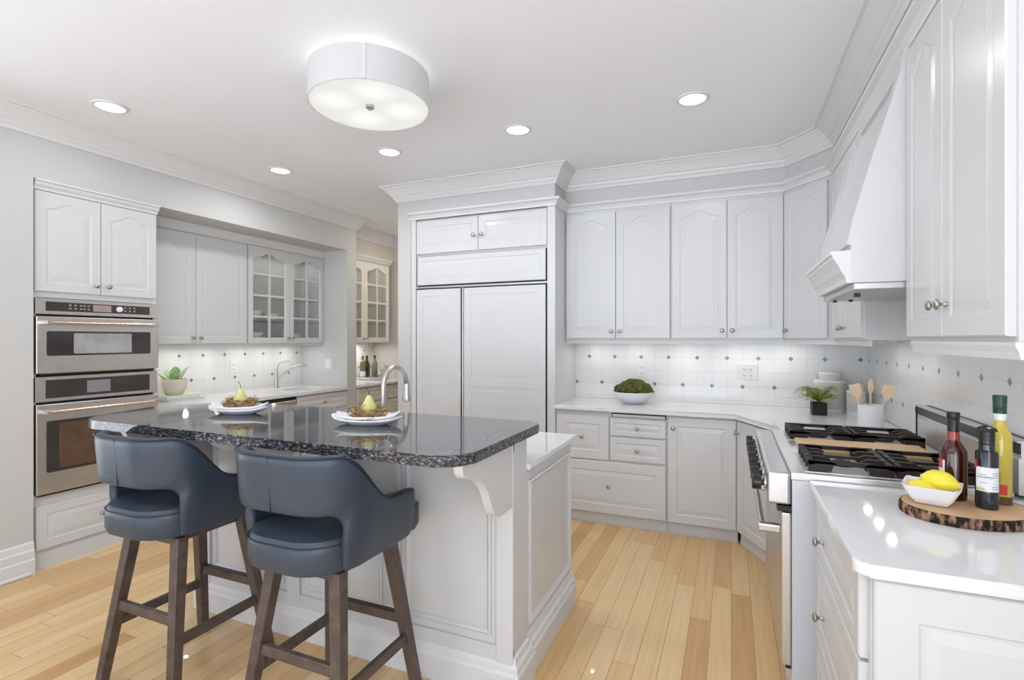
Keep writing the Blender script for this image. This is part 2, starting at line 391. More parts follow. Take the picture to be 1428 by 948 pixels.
def front(root, f, m=None, warm=None):
    kind, x0, x1, z0, z1 = f[:5]; opt = f[5] if len(f) > 5 else {}
    w, h = x1-x0, z1-z0; arch = opt.get('arch', 0); m = m or CABM
    nm = 'drawer' if kind == 'drawer' else 'door'
    if kind == 'glass': bm = glass_frame_bm(w, h, arch)
    elif kind == 'stack': bm = panel2_bm(w, h, opt['zs'])
    else: bm = door_bm(w, h, arch, opt.get('st', .058))
    o = add(nm, bm, m, root, loc=(x0, 0, z0))
    if kind == 'glass':
        o['label'] = 'glazed door with white muntins'
        p = add('pane', boxes((.05, w-.05, -.008, -.005, .05, h-.05-(arch*.4))), PANE, o)
    for kx, kz in ([opt['knob']] if 'knob' in opt else []):
        k = add('knob', KNOB, None, o, loc=(kx-x0, -T, kz-z0)); k['label'] = 'small round nickel knob'
    return o
def cabinet(name, label, cat, loc, rz, w, d, z0, z1, fronts, toe=0, m=None, poly=None, hollow=False, shelves=(), group=None, toed=.055):
    m = m or CABM
    r = thing(name, label, cat, loc, rz, group)
    zb = z0+toe
    if hollow:
        t = .018
        bm = boxes((0, t, 0, d, zb, z1), (w-t, w, 0, d, zb, z1), (t, w-t, d-.01, d, zb, z1), (t, w-t, 0, d-.01, zb, zb+t), (t, w-t, 0, d-.01, z1-t, z1), (w/2-.02, w/2+.02, 0, .016, zb+t, z1-t))
        add('body', bm, m, r)
        for s in shelves: add('shelf', boxes((t, w-t, .03, d-.01, s, s+.008)), PANE, r)
    elif poly:
        bm = bmesh.new(); M = (Matrix.Translation(Vector(loc)) @ Matrix.Rotation(rz, 4, 'Z')).inverted()
        pp = [(M @ Vector((x, y, 0))).to_2d() for x, y in poly]; prism(bm, pp, zb, z1); add('body', bm, m, r)
    else: add('body', boxes((0, w, 0, d, zb, z1)), m, r)
    if toe: 
        tk = boxes((0, w, toed*.35, toed*.35+.02, z0+.0, zb)); add('toe_kick', tk, m, r)
    for f in fronts: front(r, f, m)
    return r
def Zk(a, b): return (a, b)

# ---- upper cabinets, back wall
UZ0, UZ1 = 1.435, 2.515
dz0, dz1 = 1.447, 2.490
UD = .31
ub = dict(z0=UZ0, z1=UZ1)
def upper_pair(label, x0, x1, xm, **k):
    w = x1-x0
    return cabinet('wall_cabinet', label, 'cabinet', (x0, 4.22, 0), 0, w, UD-.001, UZ0, UZ1, [
        ('door', .008, xm-x0-.002, dz0, dz1, dict(arch=.055, knob=((xm-x0-.035, 1.505)))),
        ('door', xm-x0+.002, w-.006, dz0, dz1, dict(arch=.055, knob=((xm-x0+.035, 1.505))))], group='white upper cabinets around the kitchen')
upper_pair('white double-door upper cabinet directly right of the refrigerator wall, above the moss bowl', -1.302, -.440, -.872)
upper_pair('white double-door upper cabinet in the middle of the back wall, left of the corner', -.438, .354, -.030)
A, B = Vector((.356, 4.22)), Vector((.609, 3.902)); dr = B-A; ang = math.atan2(dr.y, dr.x)
cabinet('corner_wall_cabinet', 'white single-door upper cabinet set at an angle across the kitchen corner', 'cabinet', (A.x, A.y, 0), ang, dr.length, .3, UZ0, UZ1,
        [('door', .012, dr.length-.03, dz0, dz1, dict(arch=.055, knob=(.045, 1.505)))], poly=[tuple(A), tuple(B), (XR-.001, B.y), (XR-.001, YB-.001), (A.x, YB-.001)])
# ---- upper cabinets, right wall (front faces -x)
XU = .61
cabinet('wall_cabinet', 'narrow white upper cabinet between the range hood and the angled corner cabinet', 'cabinet', (XU, 3.90, 0), -PI/2, .87, XR-XU-.001, UZ0, UZ1,
        [('door', .03, .43, dz0, dz1, dict(arch=.055, knob=(.40, 1.505))), ('door', .435, .86, dz0, dz1, dict(arch=.055, knob=(.475, 1.505)))])
cabinet('wall_cabinet', 'large white upper cabinet nearest the camera, above the lemon and bottle board', 'cabinet', (XU, 2.31, 0), -PI/2, .76, XR-XU-.001, UZ0, UZ1,
        [('door', .006, .356, dz0, dz1, dict(arch=.055, knob=(.325, 1.545))), ('door', .360, .750, dz0, dz1, dict(arch=.055, knob=(.392, 1.545)))])
# light valances under the uppers
add('trim_4', sweep([(XU+.01, 1.55), (XU+.01, 2.31)], [(-.02, 1.392), (.006, 1.392), (.010, 1.41), (.016, 1.425), (.016, 1.434), (-.02, 1.434)]), TRIMM, kind='structure')
add('trim_5', sweep([(XU+.012, 3.03), (XU+.012, 3.9), (.363, 4.232), (-1.302, 4.232)], [(-.018, 1.405), (.0, 1.405), (.0, 1.434), (-.018, 1.434)]), TRIMM, kind='structure')

# ---- base cabinets, back wall
YF = 3.95
g = 'white base cabinets along the back wall'
r = cabinet('base_cabinet', 'white drawer base cabinet beside the refrigerator, with three drawers, small door and pull-out board', 'cabinet', (-1.302, YF, 0), 0, .862, YB-YF-.001, 0, .882,
    [('door', .012, .432, .505, .852, dict(knob=(.222, .68), st=.07)), ('drawer', .442, .856, .700, .835, dict(knob=(.65, .768), st=.04)), ('drawer', .442, .856, .512, .690, dict(knob=(.65, .60), st=.04)),
     ('drawer', .012, .856, .095, .495, dict(knob=(.434, .31), st=.07))], toe=.085)
add('pull_out_board', boxes((.46, .85, -.012, .3, .846, .866), bev=.002), CABM, r)
add('board_slot', boxes((.452, .858, -.001, .01, .842, .874)), DARK, r)
cabinet('base_cabinet', 'white single-door base cabinet in the middle of the back wall, right of the drawers', 'cabinet', (-.438, YF, 0), 0, .480, YB-YF-.001, 0, .882,
    [('door', .006, .470, .095, .868, dict(knob=(.045, .79), st=.062))], toe=.085)
A, B = Vector((.043, 3.95)), Vector((.292, 3.47)); dr = B-A; ang = math.atan2(dr.y, dr.x)
cabinet('corner_base_cabinet', 'white base cabinet with one door, angled between the back run and the range', 'cabinet', (A.x, A.y, 0), ang, dr.length, .3, 0, .882,
    [('door', .018, dr.length-.02, .095, .868, dict(knob=(.05, .79), st=.062))], toe=.085, poly=[tuple(A), tuple(B), (.292, 3.232), (XR-.001, 3.232), (XR-.001, YB-.001), (A.x, YB-.001)])

def slab(name, label, pts, z0=.884, z1=.914, m=QUARTZ, rads=0, bev=.006, cat='countertop'):
    bm = bmesh.new(); pp = roundpoly(pts, rads) if rads else pts; prism(bm, pp, z0, z1, bev=bev, seg=3)
    return tag(add(name, bm, m), label, cat)
slab('countertop', 'white quartz countertop along the back wall, turning the corner to the range', [(-1.303, YB-TH-.001), (-1.303, 3.91), (.025, 3.91), (.262, 3.455), (.262, 3.235), (XR-TH-.001, 3.235), (XR-TH-.001, YB-TH-.001)])
# ---- near right base
r = cabinet('base_cabinet', 'white base cabinet nearest the camera at right, with drawers facing the aisle', 'cabinet', (.305, 2.200, 0), -PI/2, .735, XR-.305-.001, 0, .882,
    [('drawer', .03, .715, .665, .872, dict(knob=(.20, .755), st=.05)), ('drawer', .03, .715, .385, .655, dict(knob=(.20, .50), st=.05)), ('drawer', .03, .715, .10, .375, dict(knob=(.20, .25), st=.05))], toe=.085)
ep = add('end_panel', door_bm(.60, .80, 0, .085), CABM, r, loc=(.735, .004, .075), rot=(0, 0, PI/2))
slab('countertop', 'white quartz countertop nearest the camera, under the wooden slab board', [(.268, 2.203), (.268, 1.432), (XR-TH-.001, 1.432), (XR-TH-.001, 2.203)], rads=[0, .03, 0, 0], z0=.882, bev=.008)

# ------------------------------------------------------------------ refrigerator wall
XF0, XF1 = -2.675, -1.303
r = thing('refrigerator_cabinet', 'white built-in cabinet surround around and above the refrigerator', 'cabinet', (XF0, 3.95, 0))
w = XF1-XF0; d = YB-3.95-.001
add('side_panel', boxes((0, .05, -.02, d, 0, 2.515)), CABM, r); add('side_panel', boxes((w-.066, w, -.02, d, 0, 2.515)), CABM, r)
add('top_box', boxes((.05, w-.066, 0, d, 2.19, 2.515)), CABM, r)
front(r, ('door', .055, .675, 2.205, 2.500, dict(knob=(.640, 2.335), st=.055)))
front(r, ('door', .679, w-.071, 2.205, 2.500, dict(knob=(.715, 2.335), st=.055)))
f = thing('refrigerator', 'built-in refrigerator with two white panelled doors and a panelled grille', 'refrigerator', (XF0+.05, 3.95, 0))
fw = w-.116
add('body', boxes((0.002, fw-.002, .012, d, .0, 2.188)), DARK, f)
add('grille_panel', door_bm(fw-.03, .255, 0, .04), CABM, f, loc=(.012, .004, 1.925))
add('steel_trim', boxes((0.0, fw, -.022, .012, 1.895, 1.912), (0.0, fw, -.012, .012, 2.180, 2.188), bev=.002), STEELC, f)
add('door', panel2_bm(.440, 1.78, [(.12, .93), (.99, 1.72)]), CABM, f, loc=(.010, .0, .105))
add('door', panel2_bm(fw-.509, 1.78, [(.12, .93), (.99, 1.72)]), CABM, f, loc=(.492, .0, .105))
add('steel_trim', boxes((.452, .463, -.024, .012, .10, 1.89), (.474, .490, -.024, .012, .10, 1.89)), STEELC, f)
add('toe_grille', boxes((.01, fw-.01, .0, .012, .0, .095)), CABM, f)

# ------------------------------------------------------------------ left wall: ovens
XO = -3.97
r = thing('oven_cabinet', 'tall white cabinet on the left wall holding both ovens, arched doors above', 'cabinet', (XO-.02, 1.758, 0), PI/2)
ow = .745; od = abs(XN-(XO-.02))-.001
bm = boxes((0, .02, 0, od, 0, 2.375), (ow-.02, ow, 0, od, 0, 2.375), (.02, ow-.02, 0, od, 1.705, 2.375), (.02, ow-.02, 0, od, .0+.09, .45), (.02, ow-.02, od-.02, od, .45, 1.705)); add('body', bm, CABM, r)
add('toe_kick', boxes((0, ow, -.008, .012, 0, .10)), CABM, r)
add('cornice', sweep([(ow, 0), (0, 0)], [(0, 2.375), (.02, 2.375), (.024, 2.39), (.04, 2.405), (.045, 2.42), (.058, 2.425), (.058, 2.436), (0, 2.436)]), TRIMM, r).rotation_euler = (0, 0, 0)
front(r, ('door', .006, .370, 1.742, 2.372, dict(arch=.05, knob=(.335, 1.80))))
front(r, ('door', .374, ow-.006, 1.742, 2.372, dict(arch=.05, knob=(.410, 1.80))))
front(r, ('drawer', .012, ow-.012, .12, .395, dict(knob=(.372, .255), st=.055)))

def oven(name, label, z0, z1, zc, zd, win, hz, small):
    o = thing(name, label, 'oven', (XO-.02, 1.758, 0), PI/2); a, b = .004, ow-.004
    add('body', boxes((.022, ow-.022, .002, od-.03, z0+.004, z1-.002)), DARK, o)
    add('control_panel', boxes((a, b, -.03, .0, zc, z1), bev=.003), STEEL, o)
    cp = o.children[-1] if o.children else None
    pn = add('display_panel', boxes((.055, b-.06, -.033, -.029, zc+.022, z1-.022)), BLACKGL, o)
    dd = boxes((a, b, -.04, .0, z0+.012, zd), bev=.004, seg=2); do = add('door', dd, STEEL, o)
    bm = bmesh.new(); pts = roundpoly([(.055, win[0]), (b-.06, win[0]), (b-.06, win[1]), (.055, win[1])], .012, 4); prism(bm, pts, -.043, -.038, axis='y')
    wd = add('window', bm, BLACKGL, do)
    if small:
        bm = bmesh.new(); prism(bm, roundpoly([(.20, win[0]+.012), (b-.19, win[0]+.012), (b-.19, win[1]-.012), (.20, win[1]-.012)], .01, 4), -.0445, -.0425, axis='y'); add('screen', bm, mat('oven_screen', (.34, .34, .34), .15, vary=.15, vscale=14), wd)
    else:
        bm = bmesh.new(); prism(bm, roundpoly([(.12, win[0]+.02), (b-.13, win[0]+.02), (b-.13, win[1]-.02), (.12, win[1]-.02)], .01, 4), -.0445, -.0425, axis='y'); add('screen', bm, mat('oven_screen', (.11, .062, .04), .12, vary=.15, vscale=14), wd)
    hb = tube(bmesh.new(), [(.045, -.085, hz), (b-.05, -.085, hz)], .0105, 14); h = add('handle', hb, BRASSY, do, smooth='auto')
    for xa in (.030, b-.062): add('handle_bracket', boxes((xa, xa+.028, -.097, -.040, hz-.013, hz+.013), bev=.004, seg=2), STEELC, h)
    add('vent_gap', boxes((.03, ow-.03, -.028, .0, z0, z0+.011)), DARK, o)
    return o, pn, b
o, pn, b = oven('speed_oven', 'upper stainless microwave oven with knob and display, above the larger oven', 1.212, 1.700, 1.598, 1.585, (1.335, 1.492), 1.545, True)
zc = (1.598+1.700)/2
add('display', boxes((.315, .425, -.0345, -.033, zc-.022, zc+.022)), mat('display_lilac', (.36, .27, .29), .2, vary=.03), pn)
k = lat([(0, 0), (.019, 0), (.018, .014), (.012, .017), (0, .018)], 20); bmesh.ops.rotate(k, verts=k.verts, cent=(0, 0, 0), matrix=Matrix.Rotation(PI/2, 3, 'X'))
add('knob', k, CERMAT, pn, loc=(.475, -.033, zc), smooth='auto')
bm = bmesh.new()
for x in (.185, .215, .245, .265, .29, .515, .545, .575):
    for zz in (zc-.014, zc+.008): box(bm, x-.006, x+.006, -.0342, -.033, zz, zz+.009)
add('button_marks', bm, mat('button_print', (.35, .34, .34), .4, vary=.05), pn)
o2, pn2, b = oven('built_in_oven', 'larger lower stainless oven beneath the microwave oven', .456, 1.205, 1.045, 1.030, (.600, .925), .985, False)
pn2['label'] = 'long black glass control strip'
add('display', boxes((.28, .42, -.0342, -.033, 1.085, 1.165)), mat('display_grey', (.22, .22, .23), .15, vary=.05), pn2)

# ---- left niche: sink run
XS = -4.30
cabinet('wall_cabinet', 'white arched double-door upper cabinet in the left niche, left of the glass-door one', 'cabinet', (XS, 2.512, 0), PI/2, 1.030, XS-XN-.001, 1.390, 2.36,
   [('door', .01, .512, 1.40, 2.35, dict(arch=.055, knob=(.480, 1.452))), ('door', .516, 1.024, 1.40, 2.35, dict(arch=.055, knob=(.548, 1.452)))])
cabinet('glass_cabinet', 'white upper cabinet with arched glass doors in the left niche, bowls inside', 'cabinet', (XS, 3.546, 0), PI/2, 1.004, XS-XN-.001, 1.390, 2.36,
   [('glass', .006, .506, 1.40, 2.35, dict(arch=.06, knob=(.480, 1.452))), ('glass', .510, .998, 1.40, 2.35, dict(arch=.06, knob=(.536, 1.452)))], hollow=True, shelves=(1.62, 1.86, 2.10))
add('trim_6', sweep([(XS, NS1), (XS, 2.512)], [(0, 2.36), (.012, 2.36), (.018, 2.385), (.034, 2.405), (.038, 2.436), (0, 2.436)]), TRIMM, kind='structure')
add('trim_7', boxes((XS-.018, XS, 2.512, NS1, 1.375, 1.389)), TRIMM, kind='structure')
g = None
cabinet('base_cabinet', 'white base cabinet under the left niche counter, hidden mostly behind the island bar', 'cabinet', (-3.955, 2.512, 0), PI/2, .69, .665, 0, .882,
   [('drawer', .006, .684, .70, .868, dict(knob=(.345, .78), st=.045)), ('door', .006, .343, .10, .69, dict(knob=(.31, .62))), ('door', .347, .684, .10, .69, dict(knob=(.38, .62)))], toe=.09)
dwr = thing('dishwasher', 'stainless dishwasher under the left niche counter, left of the sink drawer', 'dishwasher', (-3.955, 3.206, 0), PI/2)
add('body', boxes((.002, .598, 0, .60, .09, .88)), DARK, dwr); add('door', boxes((.004, .596, -.03, 0, .10, .845), bev=.003), STEEL, dwr)
add('control_strip', boxes((.004, .596, -.028, 0, .85, .88), bev=.002), BLACKPL, dwr)
add('toe_kick', boxes((.002, .598, .03, .05, 0, .088)), BLACKPL, dwr)
cabinet('base_cabinet', 'white sink base cabinet in the left niche, wide top drawer beside the wall end', 'cabinet', (-3.955, 3.812, 0), PI/2, .738, .665, 0, .882,
   [('drawer', .01, .728, .70, .868, dict(knob=(.369, .785), st=.045)), ('door', .01, .367, .10, .69, dict(knob=(.335, .62))), ('door', .371, .728, .10, .69, dict(knob=(.40, .62)))], toe=.09)
# counter with an oval sink hole
def slab_with_hole(x0, x1, y0, y1, z0, z1, cx, cy, ax, ay, n=40):
    bm = bmesh.new()
    def outer(th):
        dx, dy = math.cos(th), math.sin(th); tx = ((x1-cx)/dx if dx > 0 else (x0-cx)/dx) if abs(dx) > 1e-6 else 1e9; ty = ((y1-cy)/dy if dy > 0 else (y0-cy)/dy) if abs(dy) > 1e-6 else 1e9
        t = min(tx, ty); return (cx+dx*t, cy+dy*t)
    ths = sorted({2*PI*k/n for k in range(n)} | {math.atan2(yy-cy, xx-cx) % (2*PI) for xx in (x0, x1) for yy in (y0, y1)})
    rg = []
    for z in (z1, z0):
        rg.append([bm.verts.new((*outer(t), z)) for t in ths]); rg.append([bm.verts.new((cx+ax*math.cos(t), cy+ay*math.sin(t), z)) for t in ths])
    m = len(ths)
    for k in range(m):
        j = (k+1) % m
        for a, b in ((rg[0], rg[1]), (rg[1], rg[3]), (rg[3], rg[2]), (rg[2], rg[0])): bm.faces.new((a[k], a[j], b[j], b[k]))
    return bm
tag(add('countertop', slab_with_hole(XN+TH+.001, -3.915, 2.513, 4.549, .884, .914, -4.22, 4.18, .16, .24), QUARTZ), 'white countertop in the left niche, with a sink cut into it', 'countertop')
s = tag(add('sink', lat([(1.02, .908-.026), (1.0, .875), (.93, .76), (.8, .72), (0, .715)], 32, sx=.16, sy=.24), STEELC, smooth=True), 'small oval undermount sink in the left niche counter', 'sink'); s.location = (-4.22, 4.18, 0)

# ---- pantry run
cabinet('glass_cabinet', 'cream glass-door upper cabinet in the pantry alcove beyond the left wall end', 'cabinet', (-4.27, 4.712, 0), PI/2, 1.02, .358, 1.395, 2.43,
   [('glass', .01, .508, 1.405, 2.42, dict(arch=.06, knob=(.480, 1.45))), ('glass', .512, 1.010, 1.405, 2.42, dict(arch=.06, knob=(.540, 1.45)))], hollow=True, shelves=(1.64, 1.88, 2.13), m=mat('cabinet_paint_cream', (.72, .69, .65), .3, vary=.01))
add('trim_8', sweep([(-4.27, 5.76), (-4.27, 4.712)], [(-.30, 2.431), (.015, 2.431), (.03, 2.46), (.045, 2.475), (.045, 2.499), (-.30, 2.499)]), TRIMM, kind='structure')
cabinet('base_cabinet', 'base cabinet coloured by warm light, with drawers in the pantry alcove, below the wine tray', 'cabinet', (-3.955, 4.712, 0), PI/2, 1.13, .665, 0, .882,
   [('drawer', .01, .56, .70, .868, dict(knob=(.50, .785), st=.045)), ('drawer', .565, 1.12, .70, .868, dict(knob=(.84, .785), st=.045)), ('drawer', .01, .56, .42, .69, dict(st=.045)), ('drawer', .565, 1.12, .42, .69, dict(st=.045)), ('door', .01, .56, .1, .41, {}), ('door', .565, 1.12, .1, .41, {})], toe=.09, m=CABW)
slab('countertop', 'white countertop in the pantry alcove holding the wine tray', [(XN+TH+.001, 5.845), (XN+TH+.001, 4.713), (-3.915, 4.713), (-3.915, 5.845)])

# ------------------------------------------------------------------ island
IX0, IX1, IY0, IY1, IY2 = -2.63, -.80, 1.895, 2.03, 2.72
isl = thing('kitchen_island', 'white panelled kitchen island with bracketed bar front and lower worktop behind', 'kitchen island', (-1.715, 2.3, 0))
def I(bm): bmesh.ops.translate(bm, verts=bm.verts, vec=(1.715, -2.3, 0)); return bm
bm = boxes((IX0, IX1, IY0, IY1, 0, 1.034), (IX0+.012, IX1-.012, IY1, IY2, 0, .883)); add('body', I(bm), CABM, isl)
xs = [IX0, -1.97, -1.38, IX1]
stile = .075
bm = bmesh.new()
for x in (IX0, -1.97-.03, -1.38-.035, IX1-stile): box(bm, x, x+stile, IY0-.016, IY0, .135, 1.034, bev=.003)
box(bm, IX0, IX1, IY0-.012, IY0, .135, .20, bev=.003); box(bm, IX0, IX1, IY0-.012, IY0, .985, 1.034, bev=.003)
add('stile', I(bm), CABM, isl)
def mould(x0, x1, z0, z1, y, wd=.022, d=.012, axis='y'):
    bm = bmesh.new(); rs = []
    for i, o in ((0, 0), (.002, d*.7), (.008, d), (.016, d*.55), (wd, 0)):
        q = []
        for X, Z in ((x0+i, z0+i), (x1-i, z0+i), (x1-i, z1-i), (x0+i, z1-i)): q.append(bm.verts.new((X, y-o, Z) if axis == 'y' else (y+o, X, Z)))
        rs.append(q)
    for a, b in zip(rs, rs[1:]):
        for k in range(4): bm.faces.new((a[k], a[(k+1) % 4], b[(k+1) % 4], b[k]))
    return bm
for x0, x1 in ((IX0+.10, -2.025), (-1.90, -1.44), (-1.315, IX1-.10)):
    add('panel_moulding', I(mould(x0, x1, .235, .965, IY0-.0005)), CABM, isl)
add('panel_moulding', I(mould(IY1+.045, IY2-.03, .20, .83, IX1-.0125, .03, .014, 'x')), CABM, isl)
base = [(0, 0), (.030, 0), (.030, .10), (.024, .112), (.022, .13), (.012, .142), (.008, .165), (0, .17)]
add('base_moulding', I(sweep([(IX1-.012, IY2), (IX1-.012, IY1+.002), (IX1, IY1+.002), (IX1, IY0), (IX0, IY0), (IX0, IY2)], base)), TRIMM, isl)
cor = [(1.88, 1.034), (1.47, 1.034), (1.468, 1.012), (1.478, .992), (1.505, .975), (1.55, .965), (1.60, .945), (1.645, .91), (1.675, .865), (1.695, .82), (1.725, .785), (1.765, .77), (1.88, .77)]
def smooth2(p, it=2):
    for _ in range(it):
        q_ = [p[0]]
        for a, b in zip(p, p[1:]): q_ += [tuple(.75*i+.25*j for i, j in zip(a, b)), tuple(.25*i+.75*j for i, j in zip(a, b))]
        p = q_+[p[-1]]
    return p
cor = [cor[0]]+smooth2(cor[1:-1])+[cor[-1]]
for x in (IX1-.036, -1.382-.02, -1.972-.02, -2.57-.02):
    bm = bmesh.new(); prism(bm, cor, x, x+.034, axis='x', bev=.002)
    add('bracket', I(bm), CABM, isl, smooth='auto')
tag(add('island_countertop', boxes((IX0-.02, -.785, IY1+.001, 2.755, .884, .914), bev=.006, seg=3), QUARTZ), 'white lower worktop of the island behind the granite bar', 'countertop')
bm = bmesh.new(); gp = roundpoly([(-2.765, 1.385), (-.765, 1.385), (-.765, 2.15), (-2.66, 2.15), (-2.90, 1.82)], [.18, .10, .07, .15, .15], 8)
prism(bm, gp, 1.036, 1.074, bev=.012, seg=4)
tag(add('granite_bar_top', bm, GRANITE), 'polished black granite bar top on the island', 'countertop')
# island faucet
f = thing('faucet', 'brushed nickel gooseneck faucet standing behind the granite bar top', 'faucet', (-1.70, 2.24, .9145), 0)
pts = [(0, 0, .02), (0, 0, .12), (0, 0, .27)]+[(0, .105-.105*math.cos(a), .27+.105*math.sin(a)) for a in [PI*k/12 for k in range(1, 12)]]+[(.0, .21, .255)]
add('neck', tube(bmesh.new(), pts, .0135, 14), STEELC, f, smooth='auto')
add('spray_head', lat([(0, .285), (.0145, .285), (.018, .27), (.019, .22), (.025, .205), (.025, .175), (.02, .168), (0, .168)], 18, cy=.213), STEELC, f, smooth='auto')
add('base', lat([(0, 0), (.028, 0), (.028, .008), (.02, .016), (.019, .09), (.0135, .10), (0, .10)], 20), STEELC, f, smooth='auto')
add('lever', tube(bmesh.new(), [(-.018, 0, .06), (-.045, 0, .065), (-.09, .0, .105)], [.008, .006, .005], 8), STEELC, f, smooth='auto')
# niche faucet
f = thing('faucet', 'slim chrome sink faucet in the left niche with long curved spout', 'faucet', (-4.52, 4.10, .9145), math.radians(10))
add('body', lat([(0, 0), (.026, 0), (.024, .01), (.020, .02), (.020, .15), (.016, .19), (.01, .215), (0, .22)], 18), STEELC, f, smooth='auto')
add('spout', tube(bmesh.new(), [(.0, .0, .06), (.06, .03, .15), (.13, .05, .205), (.2, .07, .235), (.26, .09, .245), (.30, .10, .235)], [.012, .012, .0115, .011, .013, .016], 12), STEELC, f, smooth='auto')
add('lever', tube(bmesh.new(), [(0, 0, .21), (.02, .02, .26), (.06, .05, .285), (.11, .07, .29)], [.008, .007, .006, .006], 8), STEELC, f, smooth='auto')

# ------------------------------------------------------------------ range
RX, RY0, RY1, RT = .212, 2.213, 3.228, .935

rg = thing('range', 'wide stainless gas range with black grates and front knobs', 'range', (RX, (RY0+RY1)/2, 0))
def R(bm): bmesh.ops.translate(bm, verts=bm.verts, vec=(-RX, -(RY0+RY1)/2, 0)); return bm
STEELN = mat('range_steel', (.66, .67, .69), .3, 1, bump=.05, bscale=200, vary=.03, vscale=30)
SIDE = mat('range_side_enamel', (.62, .65, .69), .25, vary=.01)
add('body', R(boxes((RX, XR-.01, RY0, RY1, .10, RT-.025))), SIDE, rg)
add('cooktop', R(boxes((RX-.004, XR-.07, RY0-.003, RY1+.002, RT-.03, RT), bev=.004, seg=2)), mat('cooktop_steel', (.68, .67, .67), .3, .85, vary=.03), rg)
TRAYM = mat('tray_enamel', (.62, .62, .63), .2, .3, vary=.05)
for y0, y1 in ((RY0+.03, RY0+.40), (RY1-.31, RY1-.02)): add('burner_tray', R(boxes((RX+.045, XR-.12, y0, y1, RT, RT+.002))), TRAYM, rg)
add('control_panel', R(boxes((RX-.085, RX-.003, RY0, RY1, .805, RT-.004), bev=.012, seg=3)), STEELN, rg)
add('oven_door', R(boxes((RX-.035, RX-.001, RY0+.01, RY0+.66, .19, .775), bev=.006, seg=2)), STEELN, rg)
add('oven_door', R(boxes((RX-.035, RX-.001, RY0+.67, RY1-.01, .19, .775), bev=.006, seg=2)), STEELN, rg)
add('gap_strip', R(boxes((RX-.05, RX, RY0+.002, RY1-.002, .782, .803))), BLACKPL, rg)
add('kick_panel', R(boxes((RX+.03, RX+.05, RY0+.005, RY1-.005, .0, .10), (RX-.02, RX, RY0+.01, RY1-.01, .11, .18), (RX+.05, XR-.05, RY0+.02, RY0+.06, 0, .10), (RX+.05, XR-.05, RY1-.06, RY1-.02, 0, .10))), STEELN, rg)
for y0, y1 in ((RY0+.015, RY0+.655), (RY0+.675, RY1-.015)):
    h = add('handle', R(tube(bmesh.new(), [(RX-.10, y0+.02, .705), (RX-.10, y1-.02, .705)], .013, 14)), STEELC, rg, smooth='auto')
    for ya in (y0, y1-.034): add('handle_bracket', R(boxes((RX-.118, RX-.034, ya, ya+.034, .688, .722), bev=.008, seg=2)), STEELC, h)
kb = lat([(0, 0), (.026, 0), (.026, .006), (.0, .006)], 20); bmesh.ops.rotate(kb, verts=kb.verts, cent=(0, 0, 0), matrix=Matrix.Rotation(-PI/2, 3, 'Y'))
kme = bpy.data.meshes.new('bezel'); kb.to_mesh(kme); kb.free(); kme.materials.append(STEELC)
kb = lat([(0, .0), (.012, 0), (.012, .012), (.029, .014), (.030, .040), (.027, .046), (0, .046)], 20); bmesh.ops.rotate(kb, verts=kb.verts, cent=(0, 0, 0), matrix=Matrix.Rotation(-PI/2, 3, 'Y'))
kme2 = bpy.data.meshes.new('dial'); kb.to_mesh(kme2); kb.free(); kme2.materials.append(BLACKPL)
for i in range(7):
    y = RY0+.06+i*.148; k = add('knob', kme2, None, rg, loc=(-.090, y-(RY0+RY1)/2, .872)); add('bezel', kme, None, k, loc=(.004, 0, 0))
def grate(cx, cy, wx, wy):
    bm = bmesh.new(); z0, z1 = RT+.002, RT+.046; b = .019
    box(bm, cx-wx/2, cx+wx/2, cy-wy/2, cy-wy/2+b, z1-.016, z1, bev=.003); box(bm, cx-wx/2, cx+wx/2, cy+wy/2-b, cy+wy/2, z1-.016, z1, bev=.003)
    for s in (-1, 1):
        x = cx+s*(wx/2-b/2); box(bm, x-b/2, x+b/2, cy-wy/2, cy+wy/2, z1-.018, z1-.002)
        for k in range(5):
            y = cy-wy/2+b/2+(wy-b)*k/4; hole = [.042, .050, .055, .050, .042][k]
            xo, xi = cx+s*(wx/2), cx+s*hole
            # fin: deep at the outer end, tapering up toward the burner
            pts = [(xo, z0), (xo, z1), (xi+s*.02, z1), (xi, z1-.010), (xi+s*.012, z1-.018), (xo-s*.075, z0+.004)]
            prism(bm, pts, y-b/2, y+b/2, axis='y')
    box(bm, cx-wx/2, cx+wx/2, cy-.006, cy+.006, z1-.02, z1-.009)
    for sx in (-1, 1):
        for sy in (-1, 1):
            x = cx+sx*(wx/2-.014); y = cy+sy*(wy/2-.014); box(bm, x-.012, x+.012, y-.012, y+.012, RT+.001, z1-.004)
    return bm
gy = [(RY0+.035+.165, .33), (RY1-.16, .27)]
gx = [(RX+.06+.135, .272), (RX+.06+.135+.282, .272)]
for cy, wy in gy:
    for cx, wx in gx:
        g_ = add('grate', R(grate(cx, cy, wx, wy)), IRON, rg)
        add('burner', R(lat([(0, 0), (.045, 0), (.045, .010), (.032, .014), (.030, .018), (0, .019)], 20, cx=cx, cy=cy, z=RT+.001)), IRON, g_)
add('griddle_cover', R(boxes((RX+.075, XR-.14, RY0+.415, RY1-.33, RT+.001, RT+.018), bev=.003)), BOARDW, rg)
bgx = .872
bm = R(boxes((bgx, XR-TH-.002, RY0+.002, RY1-.002, RT-.01, 1.045), (bgx+.006, XR-TH-.002, RY0+.002, RY1-.002, 1.045, 1.098), bev=.0)); add('backguard', bm, mat('backguard_steel', (.74, .71, .67), .38, .85, vary=.04, vscale=20), rg)
add('shelf_slot', R(boxes((bgx-.001, bgx+.007, RY0+.004, RY1-.004, 1.060, 1.094))), BLACKPL, rg)
add('shelf_top', R(boxes((bgx-.004, XR-TH-.010, RY0, RY1, 1.098, 1.103))), STEELN, rg)
